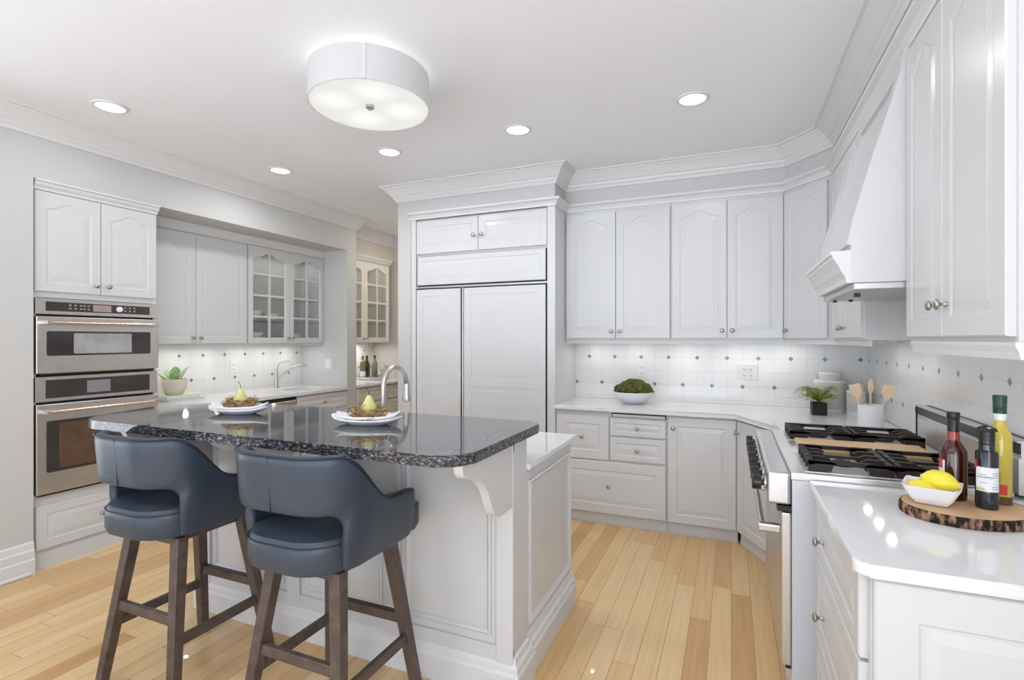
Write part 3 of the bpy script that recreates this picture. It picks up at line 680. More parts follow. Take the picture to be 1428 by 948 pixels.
add('shelf_edge', R(boxes((XR-TH-.010, XR-TH-.002, RY0, RY1, 1.098, 1.106), (bgx-.005, bgx+.002, RY1-.004, RY1+.002, RT, 1.104))), BLACKPL, rg)

# ------------------------------------------------------------------ hood
HY0, HY1 = 2.312, 3.025
hd = thing('range_hood', 'tapered white wooden range hood with flared moulding over the range', 'range hood', (.60, (HY0+HY1)/2, 1.65))
def Hh(bm): bmesh.ops.translate(bm, verts=bm.verts, vec=(-.60, -(HY0+HY1)/2, -1.65)); return bm
prof = [(XR-.002, 1.656), (.42, 1.656), (.42, 1.80), (.425, 1.83), (.445, 1.92), (.48, 2.05), (.52, 2.19), (.565, 2.34), (.59, 2.44), (.60, 2.514), (XR-.002, 2.514)]
bm = bmesh.new(); prism(bm, prof, HY0, HY1, axis='y'); add('body', Hh(bm), CABM, hd)
# raised frame strips on the sloping front
def strip(y0, y1, t0, t1):
    bm = bmesh.new(); fr = prof[2:10]; n = 20; P = [Vector(p) for p in fr]; L = [0]
    for a, b in zip(P, P[1:]): L.append(L[-1]+(b-a).length)
    def at(t):
        s = t*L[-1]
        for i in range(len(P)-1):
            if s <= L[i+1] or i == len(P)-2:
                f_ = (s-L[i])/(L[i+1]-L[i]); q = P[i].lerp(P[i+1], f_); d_ = (P[i+1]-P[i]).normalized(); return q, Vector((-d_.y, d_.x))
    rr = []
    for k in range(n+1):
        q, nn = at(t0+(t1-t0)*k/n); o_ = q+nn*.014; rr.append([bm.verts.new((q.x, y0, q.y)), bm.verts.new((o_.x, y0, o_.y)), bm.verts.new((o_.x, y1, o_.y)), bm.verts.new((q.x, y1, q.y))])
    for a, b in zip(rr, rr[1:]):
        for j in range(4): bm.faces.new((a[j], a[(j+1) % 4], b[(j+1) % 4], b[j]))
    bm.faces.new(rr[0]); bm.faces.new(rr[-1][::-1]); return bm
for a in ((HY0, HY0+.07, 0, 1), (HY1-.07, HY1, 0, 1), (HY0+.07, HY1-.07, .0, .12), (HY0+.07, HY1-.07, .88, 1)): add('front_frame', Hh(strip(*a)), CABM, hd)
fl = [(.42, 1.656), (.405, 1.656), (.402, 1.675), (.395, 1.690), (.388, 1.70), (.380, 1.722), (.366, 1.745), (.360, 1.752), (.360, 1.762), (.352, 1.768), (.352, 1.780), (.42, 1.780)]
bm = bmesh.new(); prism(bm, fl, HY0, HY1, axis='y'); add('flared_moulding', Hh(bm), TRIMM, hd)
add('liner', Hh(boxes((.43, XR-.03, HY0+.01, HY1-.005, 1.630, 1.656), bev=.003)), mat('hood_liner', (.55, .55, .54), .35, .6, vary=.03), hd)
k = bmesh.new(); box(k, .47, .49, HY0+.20, HY0+.23, 1.615, 1.63); box(k, .52, .535, HY1-.12, HY1-.10, 1.62, 1.63); box(k, .46, .475, HY1-.09, HY1-.07, 1.62, 1.63); add('switch', Hh(k), BLACKPL, hd)

# ------------------------------------------------------------------ ceiling fixtures
dl = thing('ceiling_lamp', 'large white drum flush ceiling lamp above the island', 'ceiling lamp', (-1.70, 2.13, CEIL))
zb = -.20; rr = .298
SHADE = mat('fabric_shade', (.40, .40, .405), .7, bump=.1, bscale=400, vary=.01)
SHADE.node_tree.nodes['Principled BSDF'].inputs['Emission Color'].default_value = (1, .99, .97, 1); SHADE.node_tree.nodes['Principled BSDF'].inputs['Emission Strength'].default_value = .16
add('shade', lat([(rr, zb), (rr, zb+.165), (rr-.004, zb+.165), (rr-.004, zb), (rr, zb)], 72), SHADE, dl, smooth='auto')
add('seam', boxes((-.010, .010, -rr-.0035, -rr+.002, zb+.001, zb+.164)), mat('shade_seam', (.55, .55, .55), .7, vary=.01), dl, loc=(0, 0, 0), rot=(0, 0, math.radians(33)))
DIFF = mat('lamp_diffuser', (.22, .22, .22), .6); q = NT(DIFF); L = q.nt.links
tc = q.n('ShaderNodeTexCoord'); sp_ = q.n('ShaderNodeSeparateXYZ'); L.new(tc.outputs['Object'], sp_.inputs[0])
bd_ = q.math('SQRT', q.math('ADD', *[q.math('POWER', q.math('SUBTRACT', q.math('ABSOLUTE', sp_.outputs[i_]), .115), 2) for i_ in (0, 1)]))
rp = q.n('ShaderNodeValToRGB'); rp.color_ramp.elements[0].position = 0; rp.color_ramp.elements[0].color = (.80, .79, .77, 1); rp.color_ramp.elements[1].position = .13; rp.color_ramp.elements[1].color = (.60, .60, .58, 1)
L.new(bd_, rp.inputs[0]); L.new(rp.outputs[0], DIFF.node_tree.nodes['Principled BSDF'].inputs['Emission Color']); DIFF.node_tree.nodes['Principled BSDF'].inputs['Emission Strength'].default_value = 1
add('diffuser', lat([(0, zb+.012), (.29, zb+.004), (rr-.005, zb+.004), (rr-.005, zb+.01), (0, zb+.018)], 72), DIFF, dl, smooth='auto')
add('finial', lat([(0, zb-.012), (.010, zb-.011), (.022, zb-.003), (.022, zb+.01), (0, zb+.012)], 24), STEELC, dl, smooth='auto')
add('ceiling_plate', lat([(0, -.002), (.12, -.002), (.12, -.02), (.03, -.03), (.012, -.04), (.012, zb+.015), (0, zb+.015)], 32), TRIMM, dl, smooth='auto')
for k in range(4):
    a = PI/4+k*PI/2; pl = bpy.data.lights.new('drum_bulb', 'POINT'); pl.energy = .17; pl.color = (1, .97, .93); pl.shadow_soft_size = .025
    o = bpy.data.objects.new('drum_bulb', pl); o.location = (-1.70+.19*math.cos(a), 2.13+.19*math.sin(a), CEIL-.052); C.objects.link(o)
lab = ['leftmost recessed ceiling light, above the oven cabinet', 'recessed ceiling light in the middle, just right of the drum lamp', 'recessed ceiling light behind and just below the drum lamp', 'recessed ceiling light above the glass-door cabinet in the left niche', 'rightmost recessed ceiling light, above the angled corner cabinet side']
first = None
for (lx, ly), lb in zip(((-3.394, 1.868), (-1.295, 3.127), (-2.319, 3.125), (-3.394, 3.119), (-.205, 3.122)), lab):
    if first is None:
        first = thing('recessed_light', lb, 'ceiling light', (lx, ly, CEIL), 0, 'recessed ceiling lights')
        add('trim_ring', lat([(.072, -.001), (.092, -.001), (.088, -.008), (.074, -.010), (.072, -.001)], 40), TRIMM, first, smooth='auto')
        add('lens', lat([(0, -.006), (.073, -.006), (.073, -.001), (0, -.001)], 40), BULB, first)
    else: dup(first, loc=(lx, ly, CEIL), label=lb)

# under-cabinet pucks
def pucks(pts, z, lb, en):
    f0 = None
    for p in pts:
        pl_ = area('puck_lamp', (*p, z-.016), (0, 0, 0), .034, .034, en, (1, .975, .94)); pl_.data.shape = 'DISK'
        if f0 is None:
            f0 = thing('puck_light', lb, 'cabinet light', (*p, z), 0, lb.split(',')[0])
            add('housing', lat([(0, 0), (.034, 0), (.034, -.012), (.027, -.014), (.027, -.001), (0, -.001)], 20), TRIMM, f0); add('lens', lat([(0, -.006), (.026, -.006), (.026, -.012), (0, -.013)], 20), PUCK, f0)
        else: dup(f0, loc=(*p, z))
pucks([(x, 4.34) for x in (-1.1, -.75, -.35, .05, .4)], UZ0-.0005, 'small round light under the back wall upper cabinets', .36)
pucks([(.78, y) for y in (1.75, 2.05)], UZ0-.0005, 'small round light under the upper cabinet nearest the camera', .22)
pucks([(.76, y) for y in (3.2, 3.45, 3.7)], UZ0-.0005, 'small round light under the narrow upper cabinet beyond the hood', .22)
pucks([(-4.45, y) for y in (2.75, 3.05, 3.35, 3.7, 4.0, 4.3)], 1.3895, 'small round light under the left niche upper cabinets', .5)
pucks([(-4.46, y) for y in (5.05, 5.45)], 1.3945, 'small round light under the pantry glass cabinet', 1.4)

area('interior_fill_niche', (-4.46, 4.05, 2.33), (0, 0, PI/2), .85, .1, .9, (1, .97, .93))  # added lamp without a fixture, brightens the shelves behind the glass doors
area('interior_fill_pantry', (-4.43, 5.22, 2.40), (0, 0, PI/2), .85, .1, .9, (1, .97, .93))  # same added brightening inside the pantry glass cabinet
# ------------------------------------------------------------------ outlets
OUTM = mat('outlet_plastic', (.72, .72, .71), .35, vary=.01)
def outlet(label, loc, rz, w=.075, h=.115, n=1, kind='outlet'):
    o = thing('wall_'+kind, label, kind, loc, rz)
    add('plate', boxes((-w*n/2-.002, w*n/2+.002, -.005, 0, -h/2, h/2), bev=.002), OUTM, o)
    for i in range(n):
        cx = -w*(n-1)/2+i*w*.62*(1 if n > 1 else 0)+(w*.19 if n > 1 else 0)
        if kind == 'outlet':
            bm = bmesh.new()
            for zz in (-.024, .024):
                for dx in (-.007, .007): box(bm, cx+dx-.0015, cx+dx+.0015, -.0068, -.006, zz-.006, zz+.006)
                box(bm, cx-.002, cx+.002, -.0068, -.006, zz-.014, zz-.010)
            add('slots', bm, BLACKPL, o)
        else: add('rocker', boxes((cx-.015, cx+.015, -.010, -.006, -.03, .03), bev=.002), CERAM, o)
outlet('white double wall outlet on the back backsplash, left of the fern', (.118, YB-TH, 1.175), 0, n=2)
outlet('white wall outlet on the back backsplash, partly behind the moss bowl', (-.71, YB-TH, 1.175), 0)
outlet('white wall outlet on the left niche backsplash, left of the faucet', (XN+TH, 3.66, 1.16), PI/2)
outlet('white switch plate on the wall at the right end of the left niche', (-4.22, NS1, 1.16), 0, kind='switch', w=.09)

# ------------------------------------------------------------------ stools
def make_stool(label, loc):
    st = thing('bar_stool', label, 'bar stool', loc, 0, 'navy leather bar stools at the island')
    HW, HD = .262, .262   # half width / half depth of the shell, back is at -y
    cols = []
    # perimeter: right-front -> right side -> back right corner -> back -> ... -> left-front
    path = roundpoly([(HW-.012, .228), (HW, -HD+.01), (-HW, -HD+.01), (-HW+.012, .228)], [0, .17, .17, 0], 9)
    def resample(p, n):
        P = [Vector(a) for a in p]; L = [0]
        for a, b in zip(P, P[1:]): L.append(L[-1]+(b-a).length)
        out = []
        for k in range(n+1):
            s = L[-1]*k/n; i = max(j for j in range(len(P)-1) if L[j] <= s+1e-9); f_ = (s-L[i])/max(1e-9, L[i+1]-L[i]); out.append(P[i].lerp(P[i+1], f_))
        return out
    n = 40; P = resample(path, n); bm = bmesh.new()
    def topz(y):
        if y > .06: return .862-.006*(y-.06)/.18
        t = min(1, max(0, (.06-y)/.235)); s = t*t*(3-2*t); return .862+(1.062-.862)*s
    rows = 10; V = []
    for k, p in enumerate(P):
        zt = topz(p.y); zb_ = .655+.0*(p.y); zo = .858
        col = []
        u = abs(k-n/2)/(n/2)
        for j in range(rows+1):
            if zt > zo+.01:
                z = zb_+(zo-zb_)*j/5 if j <= 5 else zo+(zt-zo)*(j-5)/5
            else: z = zb_+(zt-zb_)*j/rows
            # blend so that rows stay even at the arms
            if zt > zo+.01:
                f_ = min(1, (zt-zo)/.05); ze = zb_+(zt-zb_)*j/rows; z = ze+(z-ze)*f_
            e_ = min(k, n-k)
            if e_ < 1: m0 = (zt+zb_)/2; z = m0+(z-m0)*.955
            taper = 1-.10*max(0, (.80-z)/.145)**1.5; lean = -.018*max(0, z-.86)/.2 if p.y < 0 else 0
            col.append(bm.verts.new((p.x*taper, (p.y+lean*1.0)*(taper if p.y < 0 else 1-.0*(1-taper)), z)))
        if k in (n//2-8, n//2+8):
            cv = col[5]; cv.co.z -= .022; cv.co.x *= .93; cv = col[0]
        V.append(col)
    for k in range(n):
        mid = (k+.5-n/2)
        for j in range(rows):
            if abs(mid) < 8.2 and j < 5: continue
            bm.faces.new((V[k][j], V[k+1][j], V[k+1][j+1], V[k][j+1]))
    sh = add('shell', bm, LEATHER, st, smooth=True)
    md = sh.modifiers.new('thick', 'SOLIDIFY'); md.thickness = .040; md.offset = 1 if False else -1
    md = sh.modifiers.new('sub', 'SUBSURF'); md.levels = 2; md.render_levels = 2
    # piping along the upper rim
    rim = [(p.x, p.y-(.018 if p.y < 0 else 0)*max(0, topz(p.y)-.86)/.2, topz(p.y)-.0045) for p in P[2:-2]]
    add('piping', tube(bmesh.new(), rim, .0035, 6), PIPING, sh, smooth=True)
    add('seam', tube(bmesh.new(), [(0, -HD+.0085, .862), (0, -HD+.003, .95), (0, -HD-.006, 1.055)], .0016, 6), PIPING, sh, smooth=True)
    # seat cushion
    sp = roundpoly([(HW-.05, .335), (HW-.05, -HD+.015), (-HW+.05, -HD+.015), (-HW+.05, .335)], [.05, .15, .15, .05], 8)
    bm = bmesh.new()
    def ring(sc, z): 
        return [bm.verts.new((x*sc, y*sc, z)) for x, y in sp]
    rs = [ring(*a) for a in ((.90, .655), (.965, .662), (1.0, .685), (1.0, .735), (.99, .755), (.95, .772), (.80, .781), (.5, .786), (.2, .787))]
    m_ = len(sp)
    for a, b in zip(rs, rs[1:]):
        for k in range(m_): bm.faces.new((a[k], a[(k+1) % m_], b[(k+1) % m_], b[k]))
    bm.faces.new(rs[-1]); bm.faces.new(rs[0][::-1])
    se = add('seat', bm, LEATHER, st, smooth='auto')
    add('piping', tube(bmesh.new(), [(x*.992, y*.992, .756) for x, y in sp+sp[:1]], .0028, 6), PIPING, se, smooth=True)
    add('seat_frame', boxes((-.165, .165, -.15, .17, .625, .656), bev=.004), DWOOD, st)
    for sx in (-1, 1):
        for sy in (-1, 1):
            cx0, cy0 = .022, .022
            top = Vector((cx0+sx*.142, cy0+sy*.142, .65)); bot = Vector((cx0+sx*.225, cy0+sy*.225, 0)); bm = bmesh.new()
            a = []; tt, tb = .0235, .0185
            for c_, h_ in ((bot, tb), (top, tt)):
                a.append([bm.verts.new((c_.x+i*h_, c_.y+j*h_, c_.z)) for i, j in ((-1, -1), (1, -1), (1, 1), (-1, 1))])
            for k in range(4): bm.faces.new((a[0][k], a[0][(k+1) % 4], a[1][(k+1) % 4], a[1][k]))
            bm.faces.new(a[0][::-1]); bm.faces.new(a[1])
            bmesh.ops.bevel(bm, geom=bm.edges[:], offset=.0025, segments=1, affect='EDGES')
            add('leg', bm, DWOOD, st)
    def o(z): return .142+(.225-.142)*(1-z/.65)
    c_ = .022
    for sy, z in ((-1, .335), (1, .335)):
        k = o(z); s_ = add('stretcher', boxes((c_-k, c_+k, c_+sy*k-.011, c_+sy*k+.011, z-.019, z+.019), bev=.002), DWOOD, st)
        if sy == 1: add('footrest_plate', boxes((c_-k+.02, c_+k-.02, c_+k-.0115, c_+k+.012, z+.018, z+.0215)), BLACKPL, s_)
    for sx in (-1, 1):
        k = o(.26); add('stretcher', boxes((c_+sx*k-.011, c_+sx*k+.011, c_-k, c_+k, .26-.019, .26+.019), bev=.002), DWOOD, st)
    return st
s1 = make_stool('navy leather bar stool nearer the right end of the island, in front of its twin', (-1.40, 1.50, 0))
s2 = dup(s1, loc=(-2.20, 1.49, 0), label='navy leather bar stool at the left end of the island, beside the ovens')

# ------------------------------------------------------------------ place settings
def leafdish(L, Wd, h, rim, n=48, tip=.35, floorr=.6):
    bm = bmesh.new()
    def rr_(th, s, z, tipz=0):
        x = L*math.cos(th); y = Wd*math.sin(th); e = abs(math.cos(th))**10; return (x*s*(1+tip*.35*e*s*s), y*s, z+tipz*e*s)
    prof = [(0, .0, 0), (floorr, 0, 0), (floorr+.04, .003, 0), (.82, h*.55, 0), (1, h, rim), (1.01, h+.004, rim), (.985, h+.005, rim), (.80, h*.55+.006, 0), (floorr, .006, 0), (0, .006, 0)]
    rings = [[bm.verts.new(rr_(2*PI*k/n, s, z, t)) for k in range(n)] if s else None for s, z, t in prof]
    c0 = bm.verts.new((0, 0, 0)); c1 = bm.verts.new((0, 0, .006))
    for k in range(n): bm.faces.new((c0, rings[1][(k+1) % n], rings[1][k])); bm.faces.new((c1, rings[-2][k], rings[-2][(k+1) % n]))
    for a, b in zip(rings[1:-1], rings[2:-1]):
        for k in range(n): bm.faces.new((a[k], a[(k+1) % n], b[(k+1) % n], b[k]))
    return bm
TWIG = mat('straw_twigs', (.34, .22, .10), .8, vary=.6, vscale=60)
def nest_bm(R_, seed):
    rnd = random.Random(seed); bm = bmesh.new()
    for i in range(260):
        a = rnd.uniform(0, 2*PI); r = R_*rnd.uniform(.62, 1.0); z = rnd.uniform(0, .052)*(1 if r > R_*.7 else .5); da = rnd.uniform(.4, 1.1); pts = []
        tz = rnd.uniform(-.012, .014); dr_ = rnd.uniform(-.02, .02)
        if i % 14 == 0: tz += .02; dr_ = .02
        for k in range(5):
            t = k/4; aa = a+da*t; q_ = r+dr_*t+rnd.uniform(-.004, .004); pts.append((q_*math.cos(aa), q_*math.sin(aa), max(.002, z+tz*t+rnd.uniform(-.003, .003))))
        tube(bm, pts, rnd.uniform(.0012, .0026), 4)
    for i in range(40):
        a = rnd.uniform(0, PI*2); r = R_*rnd.uniform(0, .6); b_ = rnd.uniform(0, PI*2); l = .03
        tube(bm, [(r*math.cos(a)-l*math.cos(b_), r*math.sin(a)-l*math.sin(b_), .004), (r*math.cos(a)+l*math.cos(b_), r*math.sin(a)+l*math.sin(b_), .008)], .0015, 4)
    return bm
PEAR = mat('pear_skin', (.56, .56, .21), .45, vary=.16, vscale=30)
def setting(x, y, rz, w1, w2, w3, w4):
    z = 1.0745
    p = tag(add('plate', leafdish(.150, .098, .022, .012), CERAM, smooth=True), w1, 'plate', 'oval plates on the granite bar'); p.location = (x, y, z); p.rotation_euler = (0, 0, rz)
    b_ = tag(add('dish', leafdish(.122, .082, .026, .016), CERAM, smooth=True), w2, 'dish', 'oval dishes on the plates'); b_.location = (x+.004, y+.008, z+.0075); b_.rotation_euler = (0, 0, rz+.3)
    n_ = tag(add('nest', nest_bm(.076, int(abs(x*100))), TWIG), w3, 'nest', 'twig nests with pears'); n_.location = (x+.004, y+.008, z+.018)
    pr = thing('pear', w4, 'pear', (x+.004, y+.010, z+.036), rz, 'pears in twig nests')
    add('flesh', lat([(0, 0), (.016, .001), (.028, .010), (.0335, .024), (.032, .038), (.025, .052), (.0165, .066), (.012, .078), (.0085, .085), (0, .087)], 24), PEAR, pr, smooth=True)
    add('stem', tube(bmesh.new(), [(0, 0, .083), (.001, 0, .098), (-.006, 0, .110), (-.014, 0, .118)], [.0018, .0015, .0015, .0022], 6), mat('pear_stem', (.08, .05, .03), .7, vary=.2), pr)
setting(-2.245, 1.805, .12, 'white oval plate at the left place setting on the bar', 'white oval dish stacked on the left plate of the bar', 'brown twig nest in the left dish on the bar', 'green pear in the twig nest at the left place setting')
setting(-1.455, 1.80, .12, 'white oval plate at the right place setting, near the gooseneck faucet', 'white oval dish stacked on the right plate of the bar', 'brown twig nest in the right dish on the bar', 'green pear in the twig nest at the right place setting')

# ------------------------------------------------------------------ back counter items
bw = tag(add('bowl', lat([(0, 0), (.065, 0), (.07, .004), (.115, .03), (.150, .062), (.162, .095), (.158, .097), (.145, .066), (.11, .036), (.06, .012), (0, .01)], 48), CERMAT, smooth='auto'), 'wide white bowl on the back counter filled with moss', 'bowl'); bw.location = (-.742, 4.27, .9145)
def blob(bm, cx, cy, cz, r, sc=(1, 1, .8), amp=.12, fr=25, sub=3):
    ret = bmesh.ops.create_icosphere(bm, subdivisions=sub, radius=r)
    for v in ret['verts']:
        p = v.co.copy(); k = 1+amp*noise.fractal(p*fr+Vector((cx*50, cy*50, 0)), .8, 2, 3); v.co = Vector((p.x*sc[0]*k+cx, p.y*sc[1]*k+cy, p.z*sc[2]*k+cz))
MOSS = mat('moss', (.075, .078, .012), .95, vary=.8, vscale=60, bump=1, bscale=300)
bm = bmesh.new()
for x, y, z, r in ((-.10, 0, .10, .05), (-.055, -.04, .115, .055), (0, -.02, .13, .062), (.055, -.035, .115, .056), (.105, .0, .10, .046), (.03, .05, .125, .06), (-.05, .05, .12, .058), (.0, -.085, .105, .045), (-.075, -.07, .10, .04), (.075, -.075, .10, .04), (.08, .05, .11, .05)): blob(bm, x, y, z, r, amp=.22, fr=45, sub=4)
ms = tag(add('moss_mound', bm, MOSS, smooth=True), 'green moss mounded in the wide white bowl', 'moss'); ms.scale = (1.06, 1.06, 1.2); ms.location = (-.742, 4.27, .899); ms['kind'] = 'stuff'

RIB = mat('ribbed_ceramic', (.60, .58, .56), .45, vary=.05, vscale=20)
def canister(label, loc, R_, h, rl, hl):
    c = thing('canister', label, 'canister', loc)
    add('jar', lat([(0, 0), (R_, 0), (R_, .01), (R_*.985, .012), (R_*.985, h*.93), (R_, h*.94), (R_, h*.98), (R_*.95, h), (rl*1.05, h), (0, h)], 72, ripple=-.02, rn=1), RIB, c)
    add('base_band', lat([(R_*1.005, 0), (R_*1.005, .022), (R_*.99, .024), (R_*.99, 0)], 48), CERMAT, c)
    add('rim', lat([(R_*1.01, h-.012), (R_*1.01, h+.001), (rl, h+.003), (rl, h-.012)], 48), CERMAT, c)
    l = add('lid', lat([(0, h), (rl, h), (rl, h+hl*.75), (rl*.97, h+hl*.75), (0, h+hl*.75)], 60, ripple=-.04, rn=1), RIB, c)
    add('lid_cap', lat([(0, h+hl*.75), (rl*1.03, h+hl*.75), (rl*1.03, h+hl), (0, h+hl)], 40), CERMAT, l)
canister('large ribbed white canister with lid, behind the potted fern', (.665, 4.38, .9145), .104, .225, .070, .06)
canister('small ribbed white canister with lid, left of the utensil crock', (.800, 4.24, .9145), .058, .165, .042, .04)

fp = thing('potted_fern', 'small green fern in a dark cube pot on the back counter', 'potted plant', (.560, 4.14, .9145), .05)
add('pot', boxes((-.045, .045, -.045, .045, 0, .085), bev=.003), mat('dark_brown_pot', (.014, .005, .005), .5, vary=.1), fp)
add('soil', boxes((-.041, .041, -.041, .041, .08, .0875)), DARK, fp)
FERN = mat('fern_green', (.30, .37, .04), .6, vary=.4, vscale=25)
rnd = random.Random(3); bm = bmesh.new()
for i in range(60):
    a = rnd.uniform(0, 2*PI); L_ = rnd.uniform(.09, .18); up = rnd.uniform(.035, .10); N = 13; prev = None; dirv = Vector((math.cos(a), math.sin(a), 0)); side = Vector((-dirv.y, dirv.x, 0)); pts = []
    if i == 0: a = PI*1.0; dirv = Vector((-1, -.1, 0)); side = Vector((.1, -1, 0)); L_ = .27; up = .03
    for k in range(N+1):
        t = k/N; pts.append(dirv*(L_*t)+Vector((0, 0, .085+up*math.sin(t*PI*.78)*1.25-.02*t*t)))
    tube(bm, pts, [.0014*(1-.6*k/N) for k in range(N+1)], 4)
    for k in range(2, N+1):
        p = pts[k]; l = .024*(math.sin(PI*(.12+.85*k/N)))+.003
        for s in (-1, 1):
            e = p+side*s*l+dirv*l*.45+Vector((0, 0, rnd.uniform(-.006, .004))); m1 = p+side*s*l*.5+dirv*(l*.05); m2 = p+side*s*l*.5+dirv*(l*.55)
            bm.faces.new([bm.verts.new(q_) for q_ in (p, m1, e, m2)])
fo = add('fronds', bm, FERN, fp)
FERN.node_tree.nodes['Principled BSDF'].inputs['Specular IOR Level'].default_value = .3

cr = thing('utensil_crock', 'plain white cylindrical crock beside the range holding wooden spoons', 'crock', (.735, 3.52, .9145))
add('jar', lat([(0, 0), (.060, 0), (.062, .003), (.062, .150), (.058, .150), (.057, .01), (0, .01)], 40), CERMAT, cr, smooth='auto')
def spoon(label, tx, ty, lean, h, kind, rz, w=.024):
    s_ = tag(add('wooden_spoon', bm_spoon(h, kind, w), SPOONW, smooth='auto'), label, 'cooking utensil', 'wooden utensils in the white crock')
    s_.location = (.735+tx, 3.52+ty, .9145+.012); s_.rotation_euler = (lean[1], lean[0], rz); return s_
def bm_spoon(h, kind, w):
    bm = bmesh.new(); tube(bm, [(0, 0, 0), (0, 0, h*.7)], [.006, .005], 8)
    z0 = h*.66
    if kind == 'spatula': pts = roundpoly([(-.006, z0), (.006, z0), (w, h*.80), (w*1.05, h), (-w*.95, h*.985), (-w, h*.80)], [0, 0, .02, .006, .006, .02], 4)
    else: pts = [(w*math.cos(t)*(.95), h*.84+(h*.16)*math.sin(t)) for t in [-PI/2+2*PI*k/24 for k in range(24)]]
    prism(bm, pts, -.003, .003, axis='y', bev=.0015); return bm
spoon('wooden spatula leaning left in the white crock', -.024, -.01, (-.22, .03), .262, 'spatula', -.2, .025)
spoon('wooden spatula leaning right in the white crock', .026, -.012, (.24, .03), .262, 'spatula', -.25, .030)
spoon('upright wooden spoon at the middle of the crock', .0, .012, (.03, -.02), .285, 'spoon', .5, .017)
spoon('wooden spoon standing behind the left spatula in the crock', -.018, .022, (-.14, -.03), .262, 'spoon', .1, .017)

# ------------------------------------------------------------------ near board with bottles and lemons
bx, by = .645, 1.935
rnd = random.Random(11); bm = bmesh.new(); n = 72; ax, ay = .168, .130
def edge(k, z):
    th = 2*PI*k/n; w_ = 1+.035*math.sin(2*th+.6)+.02*math.sin(3*th+1)+.006*noise.noise(Vector((math.cos(th)*9, math.sin(th)*9, z*60))); return (ax*w_*math.cos(th), ay*w_*math.sin(th))
top = [(*edge(k, 1), .030) for k in range(n)]
ri = [[bm.verts.new((x*.975, y*.975, z)) for x, y, z in top], [bm.verts.new((x*.975, y*.975, .024)) for x, y, z in top]]
c0 = bm.verts.new((0, 0, .030)); 
for k in range(n): bm.faces.new((c0, ri[0][k], ri[0][(k+1) % n]))
for k in range(n): bm.faces.new((ri[0][k], ri[1][k], ri[1][(k+1) % n], ri[0][(k+1) % n]))
bd = thing('wood_slab_board', 'round live-edge wooden slab board with bark rim on the near counter', 'serving board', (bx, by, .9145), .2)
add('wood_disc', bm, SLICEW, bd)
bm = bmesh.new(); rs = []
for z, s in ((0, .96), (.0, 1.0), (.008, 1.015), (.016, 1.02), (.024, 1.01), (.0305, .99), (.0305, .975), (.02, .96)):
    rs.append([bm.verts.new((edge(k, z)[0]*s*(1+.008*rnd.uniform(-1, 1)), edge(k, z)[1]*s*(1+.008*rnd.uniform(-1, 1)), z)) for k in range(n)])
for a, b in zip(rs, rs[1:]):
    for k in range(n): bm.faces.new((a[k], a[(k+1) % n], b[(k+1) % n], b[k]))
bm.faces.new(rs[0][::-1]); o = add('bark', bm, BARK, bd); o['label'] = 'dark rough bark edge'
BZ = .9145+.0305
# square white bowl
def sqbowl():
    bm = bmesh.new(); rs = []
    for s, z in ((.036, 0), (.040, .002), (.052, .02), (.068, .047), (.070, .050), (.067, .050), (.050, .022), (.036, .005)):
        pp = roundpoly([(-s*1.0, -s), (s*1.0, -s), (s*1.0, s), (-s*1.0, s)], s*.22, 4)
        ring = []
        for x, y in pp:
            c_ = min(1, (abs(x)/s)*(abs(y)/s)); ring.append(bm.verts.new((x, y, z+(.012*c_**3 if z > .03 else 0))))
        rs.append(ring)
    m_ = len(rs[0])
    for a, b in zip(rs, rs[1:]):
        for k in range(m_): bm.faces.new((a[k], a[(k+1) % m_], b[(k+1) % m_], b[k]))
    bm.faces.new(rs[0][::-1]); bm.faces.new(rs[-1]); return bm
o = tag(add('bowl', sqbowl(), CERAM, smooth='auto'), 'small square white bowl holding lemons on the wooden slab', 'bowl'); o.location = (.560, 1.935, BZ+.0005); o.rotation_euler = (0, 0, -.35)
LEM = mat('lemon_skin', (.80, .66, .045), .4, bump=.4, bscale=180, vary=.05)
lp = [(a_*1.12, b__*1.12) for a_, b__ in [(0, 0), (.004, .001), (.007, .005), (.016, .011), (.0255, .024), (.029, .042), (.0275, .058), (.019, .073), (.008, .082), (.006, .086), (0, .088)]]
def lemon(label, loc, rot):
    bm = lat(lp, 24); bmesh.ops.translate(bm, verts=bm.verts, vec=(0, 0, -.0493)); o = tag(add('lemon', bm, LEM, smooth=True), label, 'lemon', 'lemons in the square bowl'); o.location = loc; o.rotation_euler = rot
lemon('upper yellow lemon resting on top in the square bowl', (.580, 1.935, BZ+.066), (math.radians(100), 0, math.radians(65)))
lemon('lower yellow lemon half sunk in the square bowl, at its left', (.538, 1.940, BZ+.034), (math.radians(88), 0, math.radians(60)))

def bottle(label, loc, prof, capprof, gmat, cmat, liquid=None, lqprof=None, lmat=None, lab_=None, n=32):
    b_ = thing('bottle', label, 'bottle', loc)
    add('glass', lat(prof, n), gmat, b_, smooth='auto'); add('cap', lat(capprof, 24), cmat, b_, smooth='auto')
    if lqprof: add('liquid', lat(lqprof, n), lmat, b_, smooth='auto')
    return b_
def wrap(R_, z0, z1, a0, a1, off=.0006, k=20):
    bm = bmesh.new(); v = []
    for i in range(k+1):
        a = a0+(a1-a0)*i/k; v.append([bm.verts.new(((R_+off)*math.cos(a), (R_+off)*math.sin(a), z)) for z in (z0, z1)])
    for i in range(k): bm.faces.new((v[i][0], v[i+1][0], v[i+1][1], v[i][1]))
    return bm
VAC = math.radians(-112)   # direction from the board toward the camera
VIN = mat('red_vinegar_glass', (.045, .006, .005), .06, coat=.4, vary=.3, vscale=14)
DKG = mat('dark_bottle_glass', (.012, .012, .018), .06, coat=.4, vary=.2)
OIL = mat('golden_oil_glass', (.56, .43, .05), .07, coat=.4, vary=.12, vscale=14)
GREEN = mat('green_foil', (.015, .055, .035), .3, vary=.2)
